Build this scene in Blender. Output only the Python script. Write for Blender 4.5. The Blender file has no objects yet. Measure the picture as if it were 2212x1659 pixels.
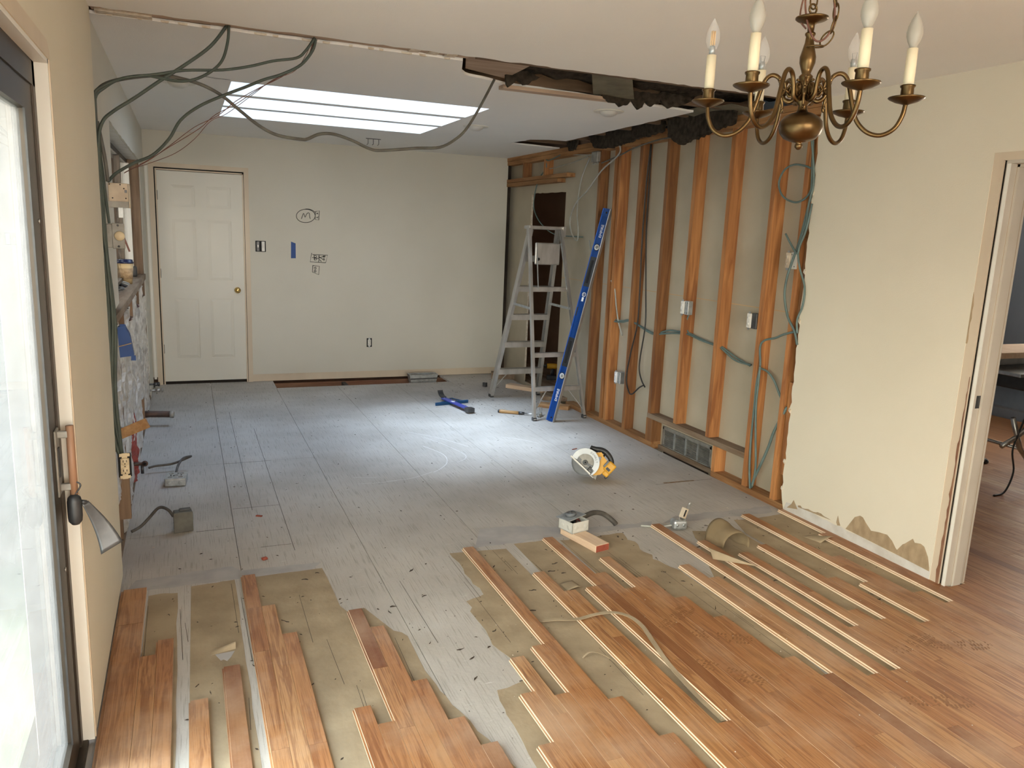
import bpy, bmesh, math, random
from mathutils import Vector, Matrix, noise
random.seed(7)
PI = math.pi
sc = bpy.context.scene
C = sc.collection

# ------------------------------------------------------------------ camera
yaw, pitch, roll, FPX = 0.401496403, -0.192610407, 0.0409076024, 1672.49
cam_d = bpy.data.cameras.new('camera')
cam = bpy.data.objects.new('camera', cam_d)
C.objects.link(cam)
_f = Vector((math.sin(yaw)*math.cos(pitch), math.cos(yaw)*math.cos(pitch), math.sin(pitch)))
_r = Vector((math.cos(yaw), -math.sin(yaw), 0))
_u = _r.cross(_f)
_r2 = _r*math.cos(roll) + _u*math.sin(roll)
_u2 = -_r*math.sin(roll) + _u*math.cos(roll)
cam.matrix_world = Matrix(((_r2.x, _u2.x, -_f.x, 0), (_r2.y, _u2.y, -_f.y, 0), (_r2.z, _u2.z, -_f.z, 1.62), (0, 0, 0, 1)))
cam_d.sensor_fit = 'HORIZONTAL'
cam_d.sensor_width = 36.0
cam_d.lens = 36.0*FPX/2212.0
cam_d.clip_start = 0.02
cam_d.clip_end = 300
sc.camera = cam

# ------------------------------------------------------------------ light: an overcast sky, let in by skylight, window and glass doors
world = bpy.data.worlds.new('World')
sc.world = world
world.use_nodes = True
wn = world.node_tree.nodes
bg = wn['Background']
bg.inputs['Strength'].default_value = 7.0
# hazy sky: cool overhead, warmer and whiter towards the horizon
_tc = wn.new('ShaderNodeTexCoord'); _sx = wn.new('ShaderNodeSeparateXYZ'); _mr = wn.new('ShaderNodeMapRange'); _mx = wn.new('ShaderNodeMix')
_mr.inputs['From Min'].default_value = 0.05; _mr.inputs['From Max'].default_value = 0.85
_mx.data_type = 'RGBA'; _mx.inputs['A'].default_value = (1.06, .95, .80, 1); _mx.inputs['B'].default_value = (.21, .285, .385, 1)
_wl = world.node_tree.links
_wl.new(_tc.outputs['Generated'], _sx.inputs[0]); _wl.new(_sx.outputs['Z'], _mr.inputs['Value'])
_wl.new(_mr.outputs['Result'], _mx.inputs['Factor']); _wl.new(_mx.outputs['Result'], bg.inputs['Color'])
# the sun behind thin cloud: a broad soft source, high on the left
_sd = bpy.data.lights.new('hazy_sun', 'SUN'); _sd.energy = 3.2; _sd.angle = math.radians(21); _sd.color = (.92, .97, 1.02)
_so = bpy.data.objects.new('hazy_sun', _sd); C.objects.link(_so)
_so.rotation_euler = Vector((1.0, -.18, -2.6)).to_track_quat('-Z', 'Y').to_euler()
def portal(name, loc, rot, sx, sy):
    l = bpy.data.lights.new(name, 'AREA')
    l.shape = 'RECTANGLE'; l.size = sx; l.size_y = sy
    l.cycles.is_portal = True
    o = bpy.data.objects.new(name, l); C.objects.link(o)
    o.location = loc; o.rotation_euler = rot
portal('skylight_portal', (1.105, 5.95, 3.27), (0, 0, 0), 1.66, 1.72)
portal('glass_door_portal', (-0.47, .79, 1.03), (0, -PI/2, 0), 2.0, 3.38)
portal('kitchen_window_portal', (-0.50, 6.03, 1.63), (0, -PI/2, 0), 0.98, 2.86)
portal('added_window_portal', (.95, -2.46, 1.30), (PI/2, 0, 0), 2.4, 1.9)
portal('side_room_window_portal', (7.55, 4.05, 1.45), (0, PI/2, 0), 1.4, 1.5)
sc.view_settings.view_transform = 'Standard'
sc.view_settings.look = 'None'
sc.view_settings.exposure = 1.42
sc.view_settings.gamma = 1.0
sc.view_settings.use_curve_mapping = False
sc.cycles.max_bounces = 8
sc.cycles.diffuse_bounces = 5
sc.cycles.adaptive_threshold = .03
sc.cycles.glossy_bounces = 3
sc.cycles.transparent_max_bounces = 12
sc.cycles.caustics_reflective = False
sc.cycles.caustics_refractive = False
sc.cycles.sample_clamp_indirect = 6.0

# ------------------------------------------------------------------ helpers
def tag(o, label=None, cat=None, group=None, kind=None):
    if label: o['label'] = label
    if cat: o['category'] = cat
    if group: o['group'] = group
    if kind: o['kind'] = kind
    return o
def wloc(o):
    v = Vector((0, 0, 0))
    while o is not None:
        v += o.location; o = o.parent
    return v
def empty(name, loc=(0, 0, 0), rz=0):
    o = bpy.data.objects.new(name, None); C.objects.link(o)
    o.location = loc; o.rotation_euler = (0, 0, rz); o.empty_display_size = 0.05
    return o
def frame_axes(d):
    d = Vector(d).normalized()
    a = Vector((0, 0, 1)) if abs(d.z) < 0.9 else Vector((1, 0, 0))
    s = d.cross(a).normalized()
    return d, s, s.cross(d).normalized()

class MB:
    """collects shapes; build() links them as one mesh object"""
    def __init__(self):
        self.v = []; self.f = []; self.m = []; self.s = []; self.cur = 0; self.sm = False
    def mi(self, i): self.cur = i; return self
    def smooth(self, b=True): self.sm = b; return self
    def add(self, vs, fs):
        o = len(self.v)
        self.v += [tuple(a) for a in vs]
        for f in fs:
            self.f.append([i+o for i in f]); self.m.append(self.cur); self.s.append(self.sm)
        return self
    def box(self, a, b):
        x0, x1 = sorted((a[0], b[0])); y0, y1 = sorted((a[1], b[1])); z0, z1 = sorted((a[2], b[2]))
        vs = [(x0,y0,z0),(x1,y0,z0),(x1,y1,z0),(x0,y1,z0),(x0,y0,z1),(x1,y0,z1),(x1,y1,z1),(x0,y1,z1)]
        return self.add(vs, [(3,2,1,0),(4,5,6,7),(0,1,5,4),(1,2,6,5),(2,3,7,6),(3,0,4,7)])
    def cbox(self, a, b, c=0.004):
        """box with chamfered edges"""
        x0, x1 = sorted((a[0], b[0])); y0, y1 = sorted((a[1], b[1])); z0, z1 = sorted((a[2], b[2]))
        bm = bmesh.new()
        bmesh.ops.create_cube(bm, size=1)
        for v in bm.verts:
            v.co = Vector(((x0+x1)/2+v.co.x*(x1-x0), (y0+y1)/2+v.co.y*(y1-y0), (z0+z1)/2+v.co.z*(z1-z0)))
        c = min(c, (x1-x0)*.45, (y1-y0)*.45, (z1-z0)*.45)
        bmesh.ops.bevel(bm, geom=bm.edges[:], offset=c, segments=2, affect='EDGES', profile=.5)
        return self.from_bm(bm)
    def from_bm(self, bm, mat=None):
        bm.verts.index_update()
        vs = [(mat @ v.co if mat else v.co.copy()) for v in bm.verts]
        fs = [[v.index for v in f.verts] for f in bm.faces]
        bm.free()
        return self.add(vs, fs)
    def beam(self, p0, p1, w, h, up=(0, 0, 1)):
        """rectangular bar from p0 to p1, w across, h along up"""
        p0 = Vector(p0); p1 = Vector(p1); d = (p1-p0).normalized()
        s = d.cross(Vector(up)).normalized(); u = s.cross(d).normalized()
        vs = []
        for p in (p0, p1):
            for a, b in ((-1,-1),(1,-1),(1,1),(-1,1)):
                vs.append(p + s*(a*w/2) + u*(b*h/2))
        return self.add(vs, [(3,2,1,0),(4,5,6,7),(0,1,5,4),(1,2,6,5),(2,3,7,6),(3,0,4,7)])
    def prism(self, poly, z0, z1, axis='z'):
        """polygon extruded; axis 'z': (x,y); 'x': (y,z) ; 'y': (x,z)"""
        n = len(poly)
        A = sum(poly[i][0]*poly[(i+1) % n][1]-poly[(i+1) % n][0]*poly[i][1] for i in range(n))
        if A < 0: poly = poly[::-1]
        if axis == 'y': z0, z1 = z1, z0
        def P(p, h):
            return (p[0],p[1],h) if axis == 'z' else ((h,p[0],p[1]) if axis == 'x' else (p[0],h,p[1]))
        vs = [P(p, z0) for p in poly] + [P(p, z1) for p in poly]
        fs = [list(range(n))[::-1], list(range(n, 2*n))]
        fs += [(i, (i+1) % n, n+(i+1) % n, n+i) for i in range(n)]
        return self.add(vs, fs)
    def tube(self, pts, r, seg=8, cap=True, closed=False):
        pts = [Vector(p) for p in pts]; n = len(pts)
        rs = r if isinstance(r, (list, tuple)) else [r]*n
        d, s, u = frame_axes(pts[1]-pts[0])
        vs = []
        for i, p in enumerate(pts):
            if closed: t = (pts[(i+1) % n]-pts[i-1]).normalized()
            else: t = (pts[min(i+1, n-1)]-pts[max(i-1, 0)]).normalized()
            s = (s - t*s.dot(t))
            if s.length < 1e-6: s = frame_axes(t)[1]
            s.normalize(); u = s.cross(t)
            for k in range(seg):
                a = 2*PI*k/seg
                vs.append(p + s*(rs[i]*math.cos(a)) + u*(rs[i]*math.sin(a)))
        fs = []
        for i in range(n if closed else n-1):
            j = (i+1) % n
            for k in range(seg):
                fs.append((i*seg+k, i*seg+(k+1) % seg, j*seg+(k+1) % seg, j*seg+k))
        if cap and not closed:
            fs.append(list(range(seg))[::-1]); fs.append([(n-1)*seg+k for k in range(seg)])
        o = self.sm; self.sm = True; self.add(vs, fs); self.sm = o
        return self
    def lathe(self, prof, loc=(0, 0, 0), seg=20, axis=(0, 0, 1)):
        """prof: list of (r, h) from bottom to top"""
        d, s, u = frame_axes(axis); loc = Vector(loc)
        vs = []; fs = []
        for r, h in prof:
            for k in range(seg):
                a = 2*PI*k/seg
                vs.append(loc + d*h + s*(r*math.cos(a)) + u*(r*math.sin(a)))
        for i in range(len(prof)-1):
            for k in range(seg):
                fs.append((i*seg+k, i*seg+(k+1) % seg, (i+1)*seg+(k+1) % seg, (i+1)*seg+k))
        if prof[0][0] > 1e-5: fs.append(list(range(seg))[::-1])
        if prof[-1][0] > 1e-5: fs.append([(len(prof)-1)*seg+k for k in range(seg)])
        o = self.sm; self.sm = True; self.add(vs, fs); self.sm = o
        return self
    def build(self, name, mats, parent=None, world=False, autosmooth=True):
        me = bpy.data.meshes.new(name)
        vs = self.v
        if parent is not None and world:
            o = wloc(parent); vs = [(x-o.x, y-o.y, z-o.z) for x, y, z in vs]
        me.from_pydata(vs, [], self.f)
        if not isinstance(mats, (list, tuple)): mats = [mats]
        for m in mats: me.materials.append(M[m] if isinstance(m, str) else m)
        me.polygons.foreach_set('material_index', [min(i, len(mats)-1) for i in self.m])
        me.polygons.foreach_set('use_smooth', self.s)
        me.validate(); me.update()
        o = bpy.data.objects.new(name, me); C.objects.link(o)
        if parent is not None: o.parent = parent
        return o
def smoothpath(pts, sub=5):
    """Catmull-Rom through pts"""
    P = [Vector(p) for p in pts]; out = []
    for i in range(len(P)-1):
        p0 = P[max(i-1, 0)]; p1 = P[i]; p2 = P[i+1]; p3 = P[min(i+2, len(P)-1)]
        for k in range(sub):
            t = k/sub
            out.append(.5*((2*p1)+(p2-p0)*t+(2*p0-5*p1+4*p2-p3)*t*t+(3*p1-p0-3*p2+p3)*t**3))
    out.append(P[-1]); return out
def ragged(p0, p1, step=.05, amp=.008, seed=0):
    """jagged polyline from p0 to p1 (2-D), ends kept, last point left out"""
    R = random.Random(seed); p0 = Vector(p0); p1 = Vector(p1); d = p1-p0; n = max(2, int(d.length/step))
    nn = Vector((-d.y, d.x)).normalized(); out = []
    for i in range(n):
        t = (i + (R.uniform(-.3, .3) if 0 < i else 0))/n
        out.append(tuple(p0+d*t+nn*(R.uniform(-amp, amp) if i else 0)))
    return out
def chain_poly(*segs):
    out = []
    for s in segs: out += s if isinstance(s, list) else [s]
    return out
def copy_tree(o, parent=None):
    c = o.copy(); C.objects.link(c); c.parent = parent
    for ch in list(o.children): copy_tree(ch, c)
    return c
def solid_grid(fn, nu, nv, thick):
    """open sheet fn(u,v)->point, given a thickness along its normals; returns verts, faces"""
    P = [[Vector(fn(i/nu, j/nv)) for j in range(nv+1)] for i in range(nu+1)]
    N = []
    for i in range(nu+1):
        for j in range(nv+1):
            a = P[min(i+1, nu)][j]-P[max(i-1, 0)][j]; b = P[i][min(j+1, nv)]-P[i][max(j-1, 0)]
            n = a.cross(b); N.append(n.normalized() if n.length > 1e-9 else Vector((0, 0, 1)))
    vs = [P[i][j] for i in range(nu+1) for j in range(nv+1)]
    L = len(vs); vs = vs+[v-n*thick for v, n in zip(vs, N)]
    id_ = lambda i, j: i*(nv+1)+j
    fs = []
    for i in range(nu):
        for j in range(nv):
            q = (id_(i,j), id_(i+1,j), id_(i+1,j+1), id_(i,j+1))
            fs.append(q); fs.append(tuple(L+k for k in q[::-1]))
    for i in range(nu):
        fs.append((id_(i+1,0), id_(i,0), L+id_(i,0), L+id_(i+1,0)))
        fs.append((id_(i,nv), id_(i+1,nv), L+id_(i+1,nv), L+id_(i,nv)))
    for j in range(nv):
        fs.append((id_(0,j), id_(0,j+1), L+id_(0,j+1), L+id_(0,j)))
        fs.append((id_(nu,j+1), id_(nu,j), L+id_(nu,j), L+id_(nu,j+1)))
    return vs, fs

# ------------------------------------------------------------------ materials
M = {}
def srgb(r, g, b):
    f = lambda c: ((c/255)/12.92 if c/255 <= .04045 else (((c/255)+.055)/1.055)**2.4)
    return (f(r), f(g), f(b), 1)
def mat(name, col, rough=.6, metal=0., col2=None, scale=8., stretch=(1, 1, 1), bump=0., bscale=None, detail=4., spec=.5,
        rand=0., coord='pos', lo=.35, hi=.65, distort=0.):
    """col..col2 mixed by stretched noise, fine bump, rand = tone change from object to object"""
    m = bpy.data.materials.new(name); m.use_nodes = True; M[name] = m
    nt = m.node_tree; N = nt.nodes; Lk = nt.links
    b = N['Principled BSDF']
    b.inputs['Roughness'].default_value = rough; b.inputs['Metallic'].default_value = metal
    b.inputs['Specular IOR Level'].default_value = spec
    col2 = col2 or tuple(c*.9 for c in col[:3])+(1,)
    if coord == 'pos':
        g = N.new('ShaderNodeNewGeometry'); src = g.outputs['Position']
    else:
        g = N.new('ShaderNodeTexCoord'); src = g.outputs['Object']
    oi = N.new('ShaderNodeObjectInfo')
    off = N.new('ShaderNodeVectorMath'); off.operation = 'MULTIPLY_ADD'
    cmb = N.new('ShaderNodeCombineXYZ')
    mul = N.new('ShaderNodeMath'); mul.operation = 'MULTIPLY'; mul.inputs[1].default_value = 37.0 if rand else 0.0
    Lk.new(oi.outputs['Random'], mul.inputs[0])
    for k in range(3): Lk.new(mul.outputs[0], cmb.inputs[k])
    Lk.new(src, off.inputs[0]); off.inputs[1].default_value = stretch; Lk.new(cmb.outputs[0], off.inputs[2])
    nz = N.new('ShaderNodeTexNoise'); nz.inputs['Scale'].default_value = scale; nz.inputs['Detail'].default_value = detail
    nz.inputs['Distortion'].default_value = distort
    Lk.new(off.outputs[0], nz.inputs['Vector'])
    mr = N.new('ShaderNodeMapRange'); mr.inputs['From Min'].default_value = lo; mr.inputs['From Max'].default_value = hi
    Lk.new(nz.outputs['Fac'], mr.inputs['Value'])
    mx = N.new('ShaderNodeMix'); mx.data_type = 'RGBA'
    mx.inputs['A'].default_value = col; mx.inputs['B'].default_value = col2
    Lk.new(mr.outputs['Result'], mx.inputs['Factor'])
    out = mx.outputs['Result']
    if rand:
        hs = N.new('ShaderNodeHueSaturation')
        m2 = N.new('ShaderNodeMapRange'); m2.inputs['To Min'].default_value = 1-rand; m2.inputs['To Max'].default_value = 1+rand
        Lk.new(oi.outputs['Random'], m2.inputs['Value']); Lk.new(m2.outputs['Result'], hs.inputs['Value'])
        Lk.new(out, hs.inputs['Color']); out = hs.outputs['Color']
    Lk.new(out, b.inputs['Base Color'])
    if bump:
        nb = N.new('ShaderNodeTexNoise'); nb.inputs['Scale'].default_value = bscale or scale; nb.inputs['Detail'].default_value = 3
        Lk.new(off.outputs[0], nb.inputs['Vector'])
        bp = N.new('ShaderNodeBump'); bp.inputs['Strength'].default_value = bump; bp.inputs['Distance'].default_value = .004
        Lk.new(nb.outputs['Fac'], bp.inputs['Height']); Lk.new(bp.outputs['Normal'], b.inputs['Normal'])
    return m

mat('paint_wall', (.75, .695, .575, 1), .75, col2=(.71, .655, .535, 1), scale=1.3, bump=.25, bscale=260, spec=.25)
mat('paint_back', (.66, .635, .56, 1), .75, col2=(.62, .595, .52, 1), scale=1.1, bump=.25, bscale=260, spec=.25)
mat('paint_ceiling', (.89, .87, .835, 1), .8, col2=(.85, .835, .805, 1), scale=1.0, bump=.25, bscale=240, spec=.2)
mat('paint_white', (.80, .78, .72, 1), .4, col2=(.77, .75, .69, 1), scale=3)
mat('paint_jamb', (.66, .56, .43, 1), .5, col2=(.60, .50, .38, 1), scale=5, stretch=(1, 1, .2))
mat('paint_jamb_white', (.56, .51, .44, 1), .5, col2=(.51, .46, .39, 1), scale=5)
mat('door_paint', (.72, .70, .63, 1), .5, col2=(.69, .67, .60, 1), scale=2)
mat('well_white', (.86, .87, .86, 1), .8, col2=(.83, .84, .83, 1), scale=3)
mat('drywall_core', (.72, .66, .56, 1), .9, col2=(.55, .46, .35, 1), scale=40)
mat('drywall_back', (.50, .44, .335, 1), .85, col2=(.42, .365, .275, 1), scale=2.2, bump=.15, bscale=120, spec=.2)
mat('torn_paper', (.43, .32, .20, 1), .9, col2=(.33, .24, .145, 1), scale=30, stretch=(1, 1, .5), bump=.3)
mat('bare_gypsum', (.66, .64, .60, 1), .9, col2=(.56, .53, .48, 1), scale=14)
mat('stud_wood', (.42, .19, .066, 1), .65, col2=(.22, .082, .026, 1), scale=9, stretch=(3, 3, .22), bump=.2, bscale=30, rand=.42, distort=.8)
mat('stud_wood_y', (.40, .21, .085, 1), .7, col2=(.24, .105, .036, 1), scale=9, stretch=(3, .22, 3), bump=.2, bscale=30, rand=.22, distort=.8)
mat('dusty_wood', (.30, .22, .15, 1), .85, col2=(.19, .12, .07, 1), scale=9, stretch=(3, .3, 3), bump=.3, bscale=30, rand=.15)
mat('dusty_wood_x', (.46, .34, .25, 1), .85, col2=(.33, .23, .165, 1), scale=9, stretch=(.3, 3, 3), bump=.3, bscale=30, rand=.12)
mat('old_stud', (.27, .18, .115, 1), .8, col2=(.15, .092, .052, 1), scale=9, stretch=(3, 3, .25), bump=.3, bscale=30, rand=.25)
mat('scrap_wood', (.55, .33, .16, 1), .7, col2=(.36, .19, .08, 1), scale=12, stretch=(3, .5, 3), bump=.2, coord='obj', rand=.15)
mat('block_wood', (.74, .56, .40, 1), .7, col2=(.66, .46, .31, 1), scale=14, stretch=(3, .4, 3), coord='obj')
mat('block_end', (.34, .075, .04, 1), .7, col2=(.22, .05, .03, 1), scale=30, coord='obj')
mat('red_joist', (.16, .06, .035, 1), .85, col2=(.27, .14, .08, 1), scale=5, stretch=(.4, 1, 2))
mat('crawl_dark', (.06, .045, .035, 1), .95, col2=(.03, .022, .018, 1), scale=5)
mat('roof_dark', (.10, .07, .05, 1), .95, col2=(.06, .04, .03, 1), scale=5)
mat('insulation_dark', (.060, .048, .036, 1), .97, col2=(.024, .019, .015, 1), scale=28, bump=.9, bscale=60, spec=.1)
mat('kraft_old', (.17, .15, .10, 1), .9, col2=(.11, .095, .06, 1), scale=9, bump=.3)
mat('kraft_paper', (.40, .315, .21, 1), .85, col2=(.30, .23, .15, 1), scale=5.5, bump=.35, bscale=45, spec=.2, detail=9)
mat('glue_stain', (.36, .34, .335, 1), .85, col2=(.44, .415, .395, 1), scale=9, detail=8)
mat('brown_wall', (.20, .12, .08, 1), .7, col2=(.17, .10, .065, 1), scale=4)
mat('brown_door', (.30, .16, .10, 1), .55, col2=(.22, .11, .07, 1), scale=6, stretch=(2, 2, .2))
mat('blue_grey_wall', (.27, .31, .37, 1), .8, col2=(.25, .29, .35, 1), scale=2)
mat('pink_insulation', (.42, .16, .15, 1), .95, col2=(.30, .10, .09, 1), scale=30, bump=.6)
mat('foil', (.86, .84, .82, 1), .3, .75, col2=(.60, .57, .54, 1), scale=26, bump=.9, bscale=34)
mat('red_plastic', (.30, .05, .04, 1), .6, col2=(.22, .04, .03, 1), scale=10)
mat('bronze_alu', (.062, .048, .036, 1), .45, .6, col2=(.05, .039, .03, 1), scale=6)
mat('steel', (.52, .52, .50, 1), .35, .9, col2=(.36, .35, .33, 1), scale=14, coord='obj')
mat('dark_steel', (.12, .125, .13, 1), .42, .7, col2=(.08, .08, .085, 1), scale=16, coord='obj')
mat('galvanized', (.52, .55, .56, 1), .45, .75, col2=(.38, .40, .41, 1), scale=30, coord='obj')
mat('galv_dull', (.36, .35, .32, 1), .6, .5, col2=(.25, .24, .22, 1), scale=20, coord='obj')
mat('aluminium', (.58, .57, .55, 1), .42, .75, col2=(.44, .43, .41, 1), scale=14, stretch=(1, 1, .3), coord='obj')
mat('pvc_box', (.60, .59, .55, 1), .5, col2=(.54, .53, .49, 1), scale=10, coord='obj')
mat('ivory', (.74, .62, .42, 1), .4, col2=(.68, .56, .37, 1), scale=12, coord='obj')
mat('ivory_dirty', (.62, .53, .41, 1), .5, col2=(.48, .39, .29, 1), scale=18, coord='obj')
mat('white_plastic', (.78, .77, .73, 1), .4, col2=(.74, .73, .69, 1), scale=12, coord='obj')
mat('black_plastic', (.018, .018, .02, 1), .45, col2=(.03, .03, .032, 1), scale=20, coord='obj')
mat('slot_black', (.008, .008, .008, 1), .8)
mat('grey_plastic', (.15, .16, .175, 1), .5, col2=(.11, .12, .13, 1), scale=14, coord='obj')
mat('guard_grey', (.44, .46, .48, 1), .4, .3, col2=(.38, .40, .42, 1), scale=14, coord='obj')
mat('tool_yellow', (.72, .38, .025, 1), .45, col2=(.60, .30, .02, 1), scale=8, coord='obj')
mat('level_blue', (.018, .105, .46, 1), .4, col2=(.014, .085, .38, 1), scale=8, coord='obj')
mat('bar_blue', (.03, .05, .33, 1), .45, col2=(.05, .07, .30, 1), scale=18, coord='obj')
mat('square_blue', (.01, .085, .22, 1), .4, col2=(.01, .065, .17, 1), scale=18, coord='obj')
mat('print_white', (.80, .82, .85, 1), .5)
mat('print_dark', (.03, .03, .035, 1), .5)
mat('tape_blue', (.02, .075, .27, 1), .6, col2=(.018, .065, .24, 1), scale=12)
mat('marker_ink', (.012, .012, .012, 1), .7)
mat('cable_teal', (.075, .098, .085, 1), .6, col2=(.055, .072, .062, 1), scale=12)
mat('cable_blue', (.14, .20, .19, 1), .6, col2=(.10, .15, .145, 1), scale=12)
mat('cable_grey', (.14, .135, .115, 1), .6, col2=(.085, .08, .07, 1), scale=14)
mat('cable_pale', (.42, .42, .38, 1), .6, col2=(.33, .33, .30, 1), scale=14)
mat('cable_black', (.02, .019, .018, 1), .5)
mat('copper_wire', (.20, .085, .055, 1), .5, .2, col2=(.13, .05, .035, 1), scale=14)
mat('conduit_grey', (.10, .09, .08, 1), .55, .3, col2=(.07, .063, .056, 1), scale=30, coord='obj')
mat('iron_pipe', (.055, .045, .042, 1), .6, .4, col2=(.10, .06, .045, 1), scale=18, coord='obj')
mat('brass_old', (.185, .115, .05, 1), .34, 1., col2=(.10, .06, .026, 1), scale=9, coord='obj', stretch=(1, 1, .7))
mat('brass_bright', (.80, .55, .20, 1), .22, 1., coord='obj')
mat('candle_sleeve', (.78, .69, .50, 1), .6, col2=(.74, .64, .45, 1), scale=10, coord='obj')
mat('hammer_wood', (.52, .33, .15, 1), .5, col2=(.40, .23, .09, 1), scale=10, stretch=(.4, 3, 3), coord='obj')
mat('grip_wood', (.36, .20, .12, 1), .55, col2=(.27, .14, .08, 1), scale=14, stretch=(3, 3, .4), coord='obj')
mat('cup_card', (.56, .41, .22, 1), .8, col2=(.50, .36, .19, 1), scale=14, coord='obj')
mat('cup_sleeve', (.44, .31, .18, 1), .9, col2=(.30, .20, .11, 1), scale=60, coord='obj')
mat('light_trim', (.76, .73, .66, 1), .6, coord='obj')
mat('lens_white', (.62, .61, .58, 1), .4, coord='obj')
mat('seam_tan', (.55, .38, .22, 1), .85)
mat('attic_wood', (.17, .105, .062, 1), .9, col2=(.10, .062, .036, 1), scale=9, stretch=(.3, 3, 3))
mat('kraft_curl', (.24, .175, .10, 1), .85, col2=(.18, .13, .07, 1), scale=7, bump=.3)
mat('box_dull', (.15, .145, .125, 1), .6, .3, col2=(.11, .105, .09, 1), scale=20, coord='obj')
mat('lid_navy', (.012, .016, .06, 1), .35)
mat('boot_damp', (.21, .085, .028, 1), .55, col2=(.30, .14, .055, 1), scale=40)
mat('scuff_pale', (.72, .70, .68, 1), .9)
mat('debris_dark', (.05, .035, .025, 1), .9)
mat('debris_pale', (.55, .48, .40, 1), .9)
mat('grass_soil', (.07, .105, .045, 1), .95, col2=(.16, .135, .09, 1), scale=1.6, bump=.6, bscale=20)
mat('leaf_green', (.05, .10, .025, 1), .7, col2=(.10, .16, .05, 1), scale=6, rand=.25)
mat('bounce_concrete', (.50, .47, .42, 1), .9, col2=(.43, .40, .36, 1), scale=3)
mat('siding', (.16, .165, .16, 1), .8, col2=(.13, .135, .13, 1), scale=4)
mat('saw_red', (.40, .02, .02, 1), .45)
mat('saw_grey', (.20, .24, .30, 1), .5, col2=(.15, .18, .23, 1), scale=8, coord='obj')

def glass(name, dust, tint=(.92, .97, .96, 1), rough=0.0):
    m = bpy.data.materials.new(name); m.use_nodes = True; M[name] = m
    nt = m.node_tree; N = nt.nodes; L = nt.links; N.clear()
    o = N.new('ShaderNodeOutputMaterial'); t = N.new('ShaderNodeBsdfTransparent'); t.inputs[0].default_value = tint
    g = N.new('ShaderNodeBsdfGlossy'); g.inputs['Roughness'].default_value = .02 + rough
    lw = N.new('ShaderNodeLayerWeight'); lw.inputs['Blend'].default_value = .5
    pw = N.new('ShaderNodeMath'); pw.operation = 'POWER'; pw.inputs[1].default_value = 5.0; L.new(lw.outputs['Facing'], pw.inputs[0])
    fr = N.new('ShaderNodeMath'); fr.operation = 'MULTIPLY_ADD'; fr.inputs[1].default_value = .6; fr.inputs[2].default_value = .03; L.new(pw.outputs[0], fr.inputs[0])
    a = N.new('ShaderNodeMixShader'); L.new(fr.outputs[0], a.inputs[0]); L.new(t.outputs[0], a.inputs[1]); L.new(g.outputs[0], a.inputs[2])
    d = N.new('ShaderNodeBsdfTranslucent'); d.inputs[0].default_value = (.9, .92, .95, 1)
    tc = N.new('ShaderNodeNewGeometry'); nz = N.new('ShaderNodeTexNoise'); nz.inputs['Scale'].default_value = 22; nz.inputs['Detail'].default_value = 8
    L.new(tc.outputs['Position'], nz.inputs['Vector'])
    mr = N.new('ShaderNodeMapRange'); mr.inputs['From Min'].default_value = .3; mr.inputs['From Max'].default_value = .7
    mr.inputs['To Min'].default_value = dust*.85; mr.inputs['To Max'].default_value = dust*1.15
    L.new(nz.outputs['Fac'], mr.inputs['Value'])
    b = N.new('ShaderNodeMixShader'); L.new(mr.outputs[0], b.inputs[0]); L.new(a.outputs[0], b.inputs[1]); L.new(d.outputs[0], b.inputs[2])
    L.new(b.outputs[0], o.inputs[0])
glass('dusty_glass', .075)
glass('clear_glass', .02, (.97, .97, .96, 1))
glass('skylight_glass', .04, (.86, .93, 1.0, 1))
def glass_bulb(name, frost, col):
    m = bpy.data.materials.new(name); m.use_nodes = True; M[name] = m
    b = m.node_tree.nodes['Principled BSDF']
    b.inputs['Base Color'].default_value = col; b.inputs['Roughness'].default_value = frost
    b.inputs['Transmission Weight'].default_value = .0
    b.inputs['Alpha'].default_value = .80 if frost > .1 else .16
glass_bulb('frosted_bulb', .35, (.46, .43, .37, 1))
glass_bulb('clear_bulb', .03, (.9, .9, .9, 1))
mat('led_filament', (.85, .50, .16, 1), .5)

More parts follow.
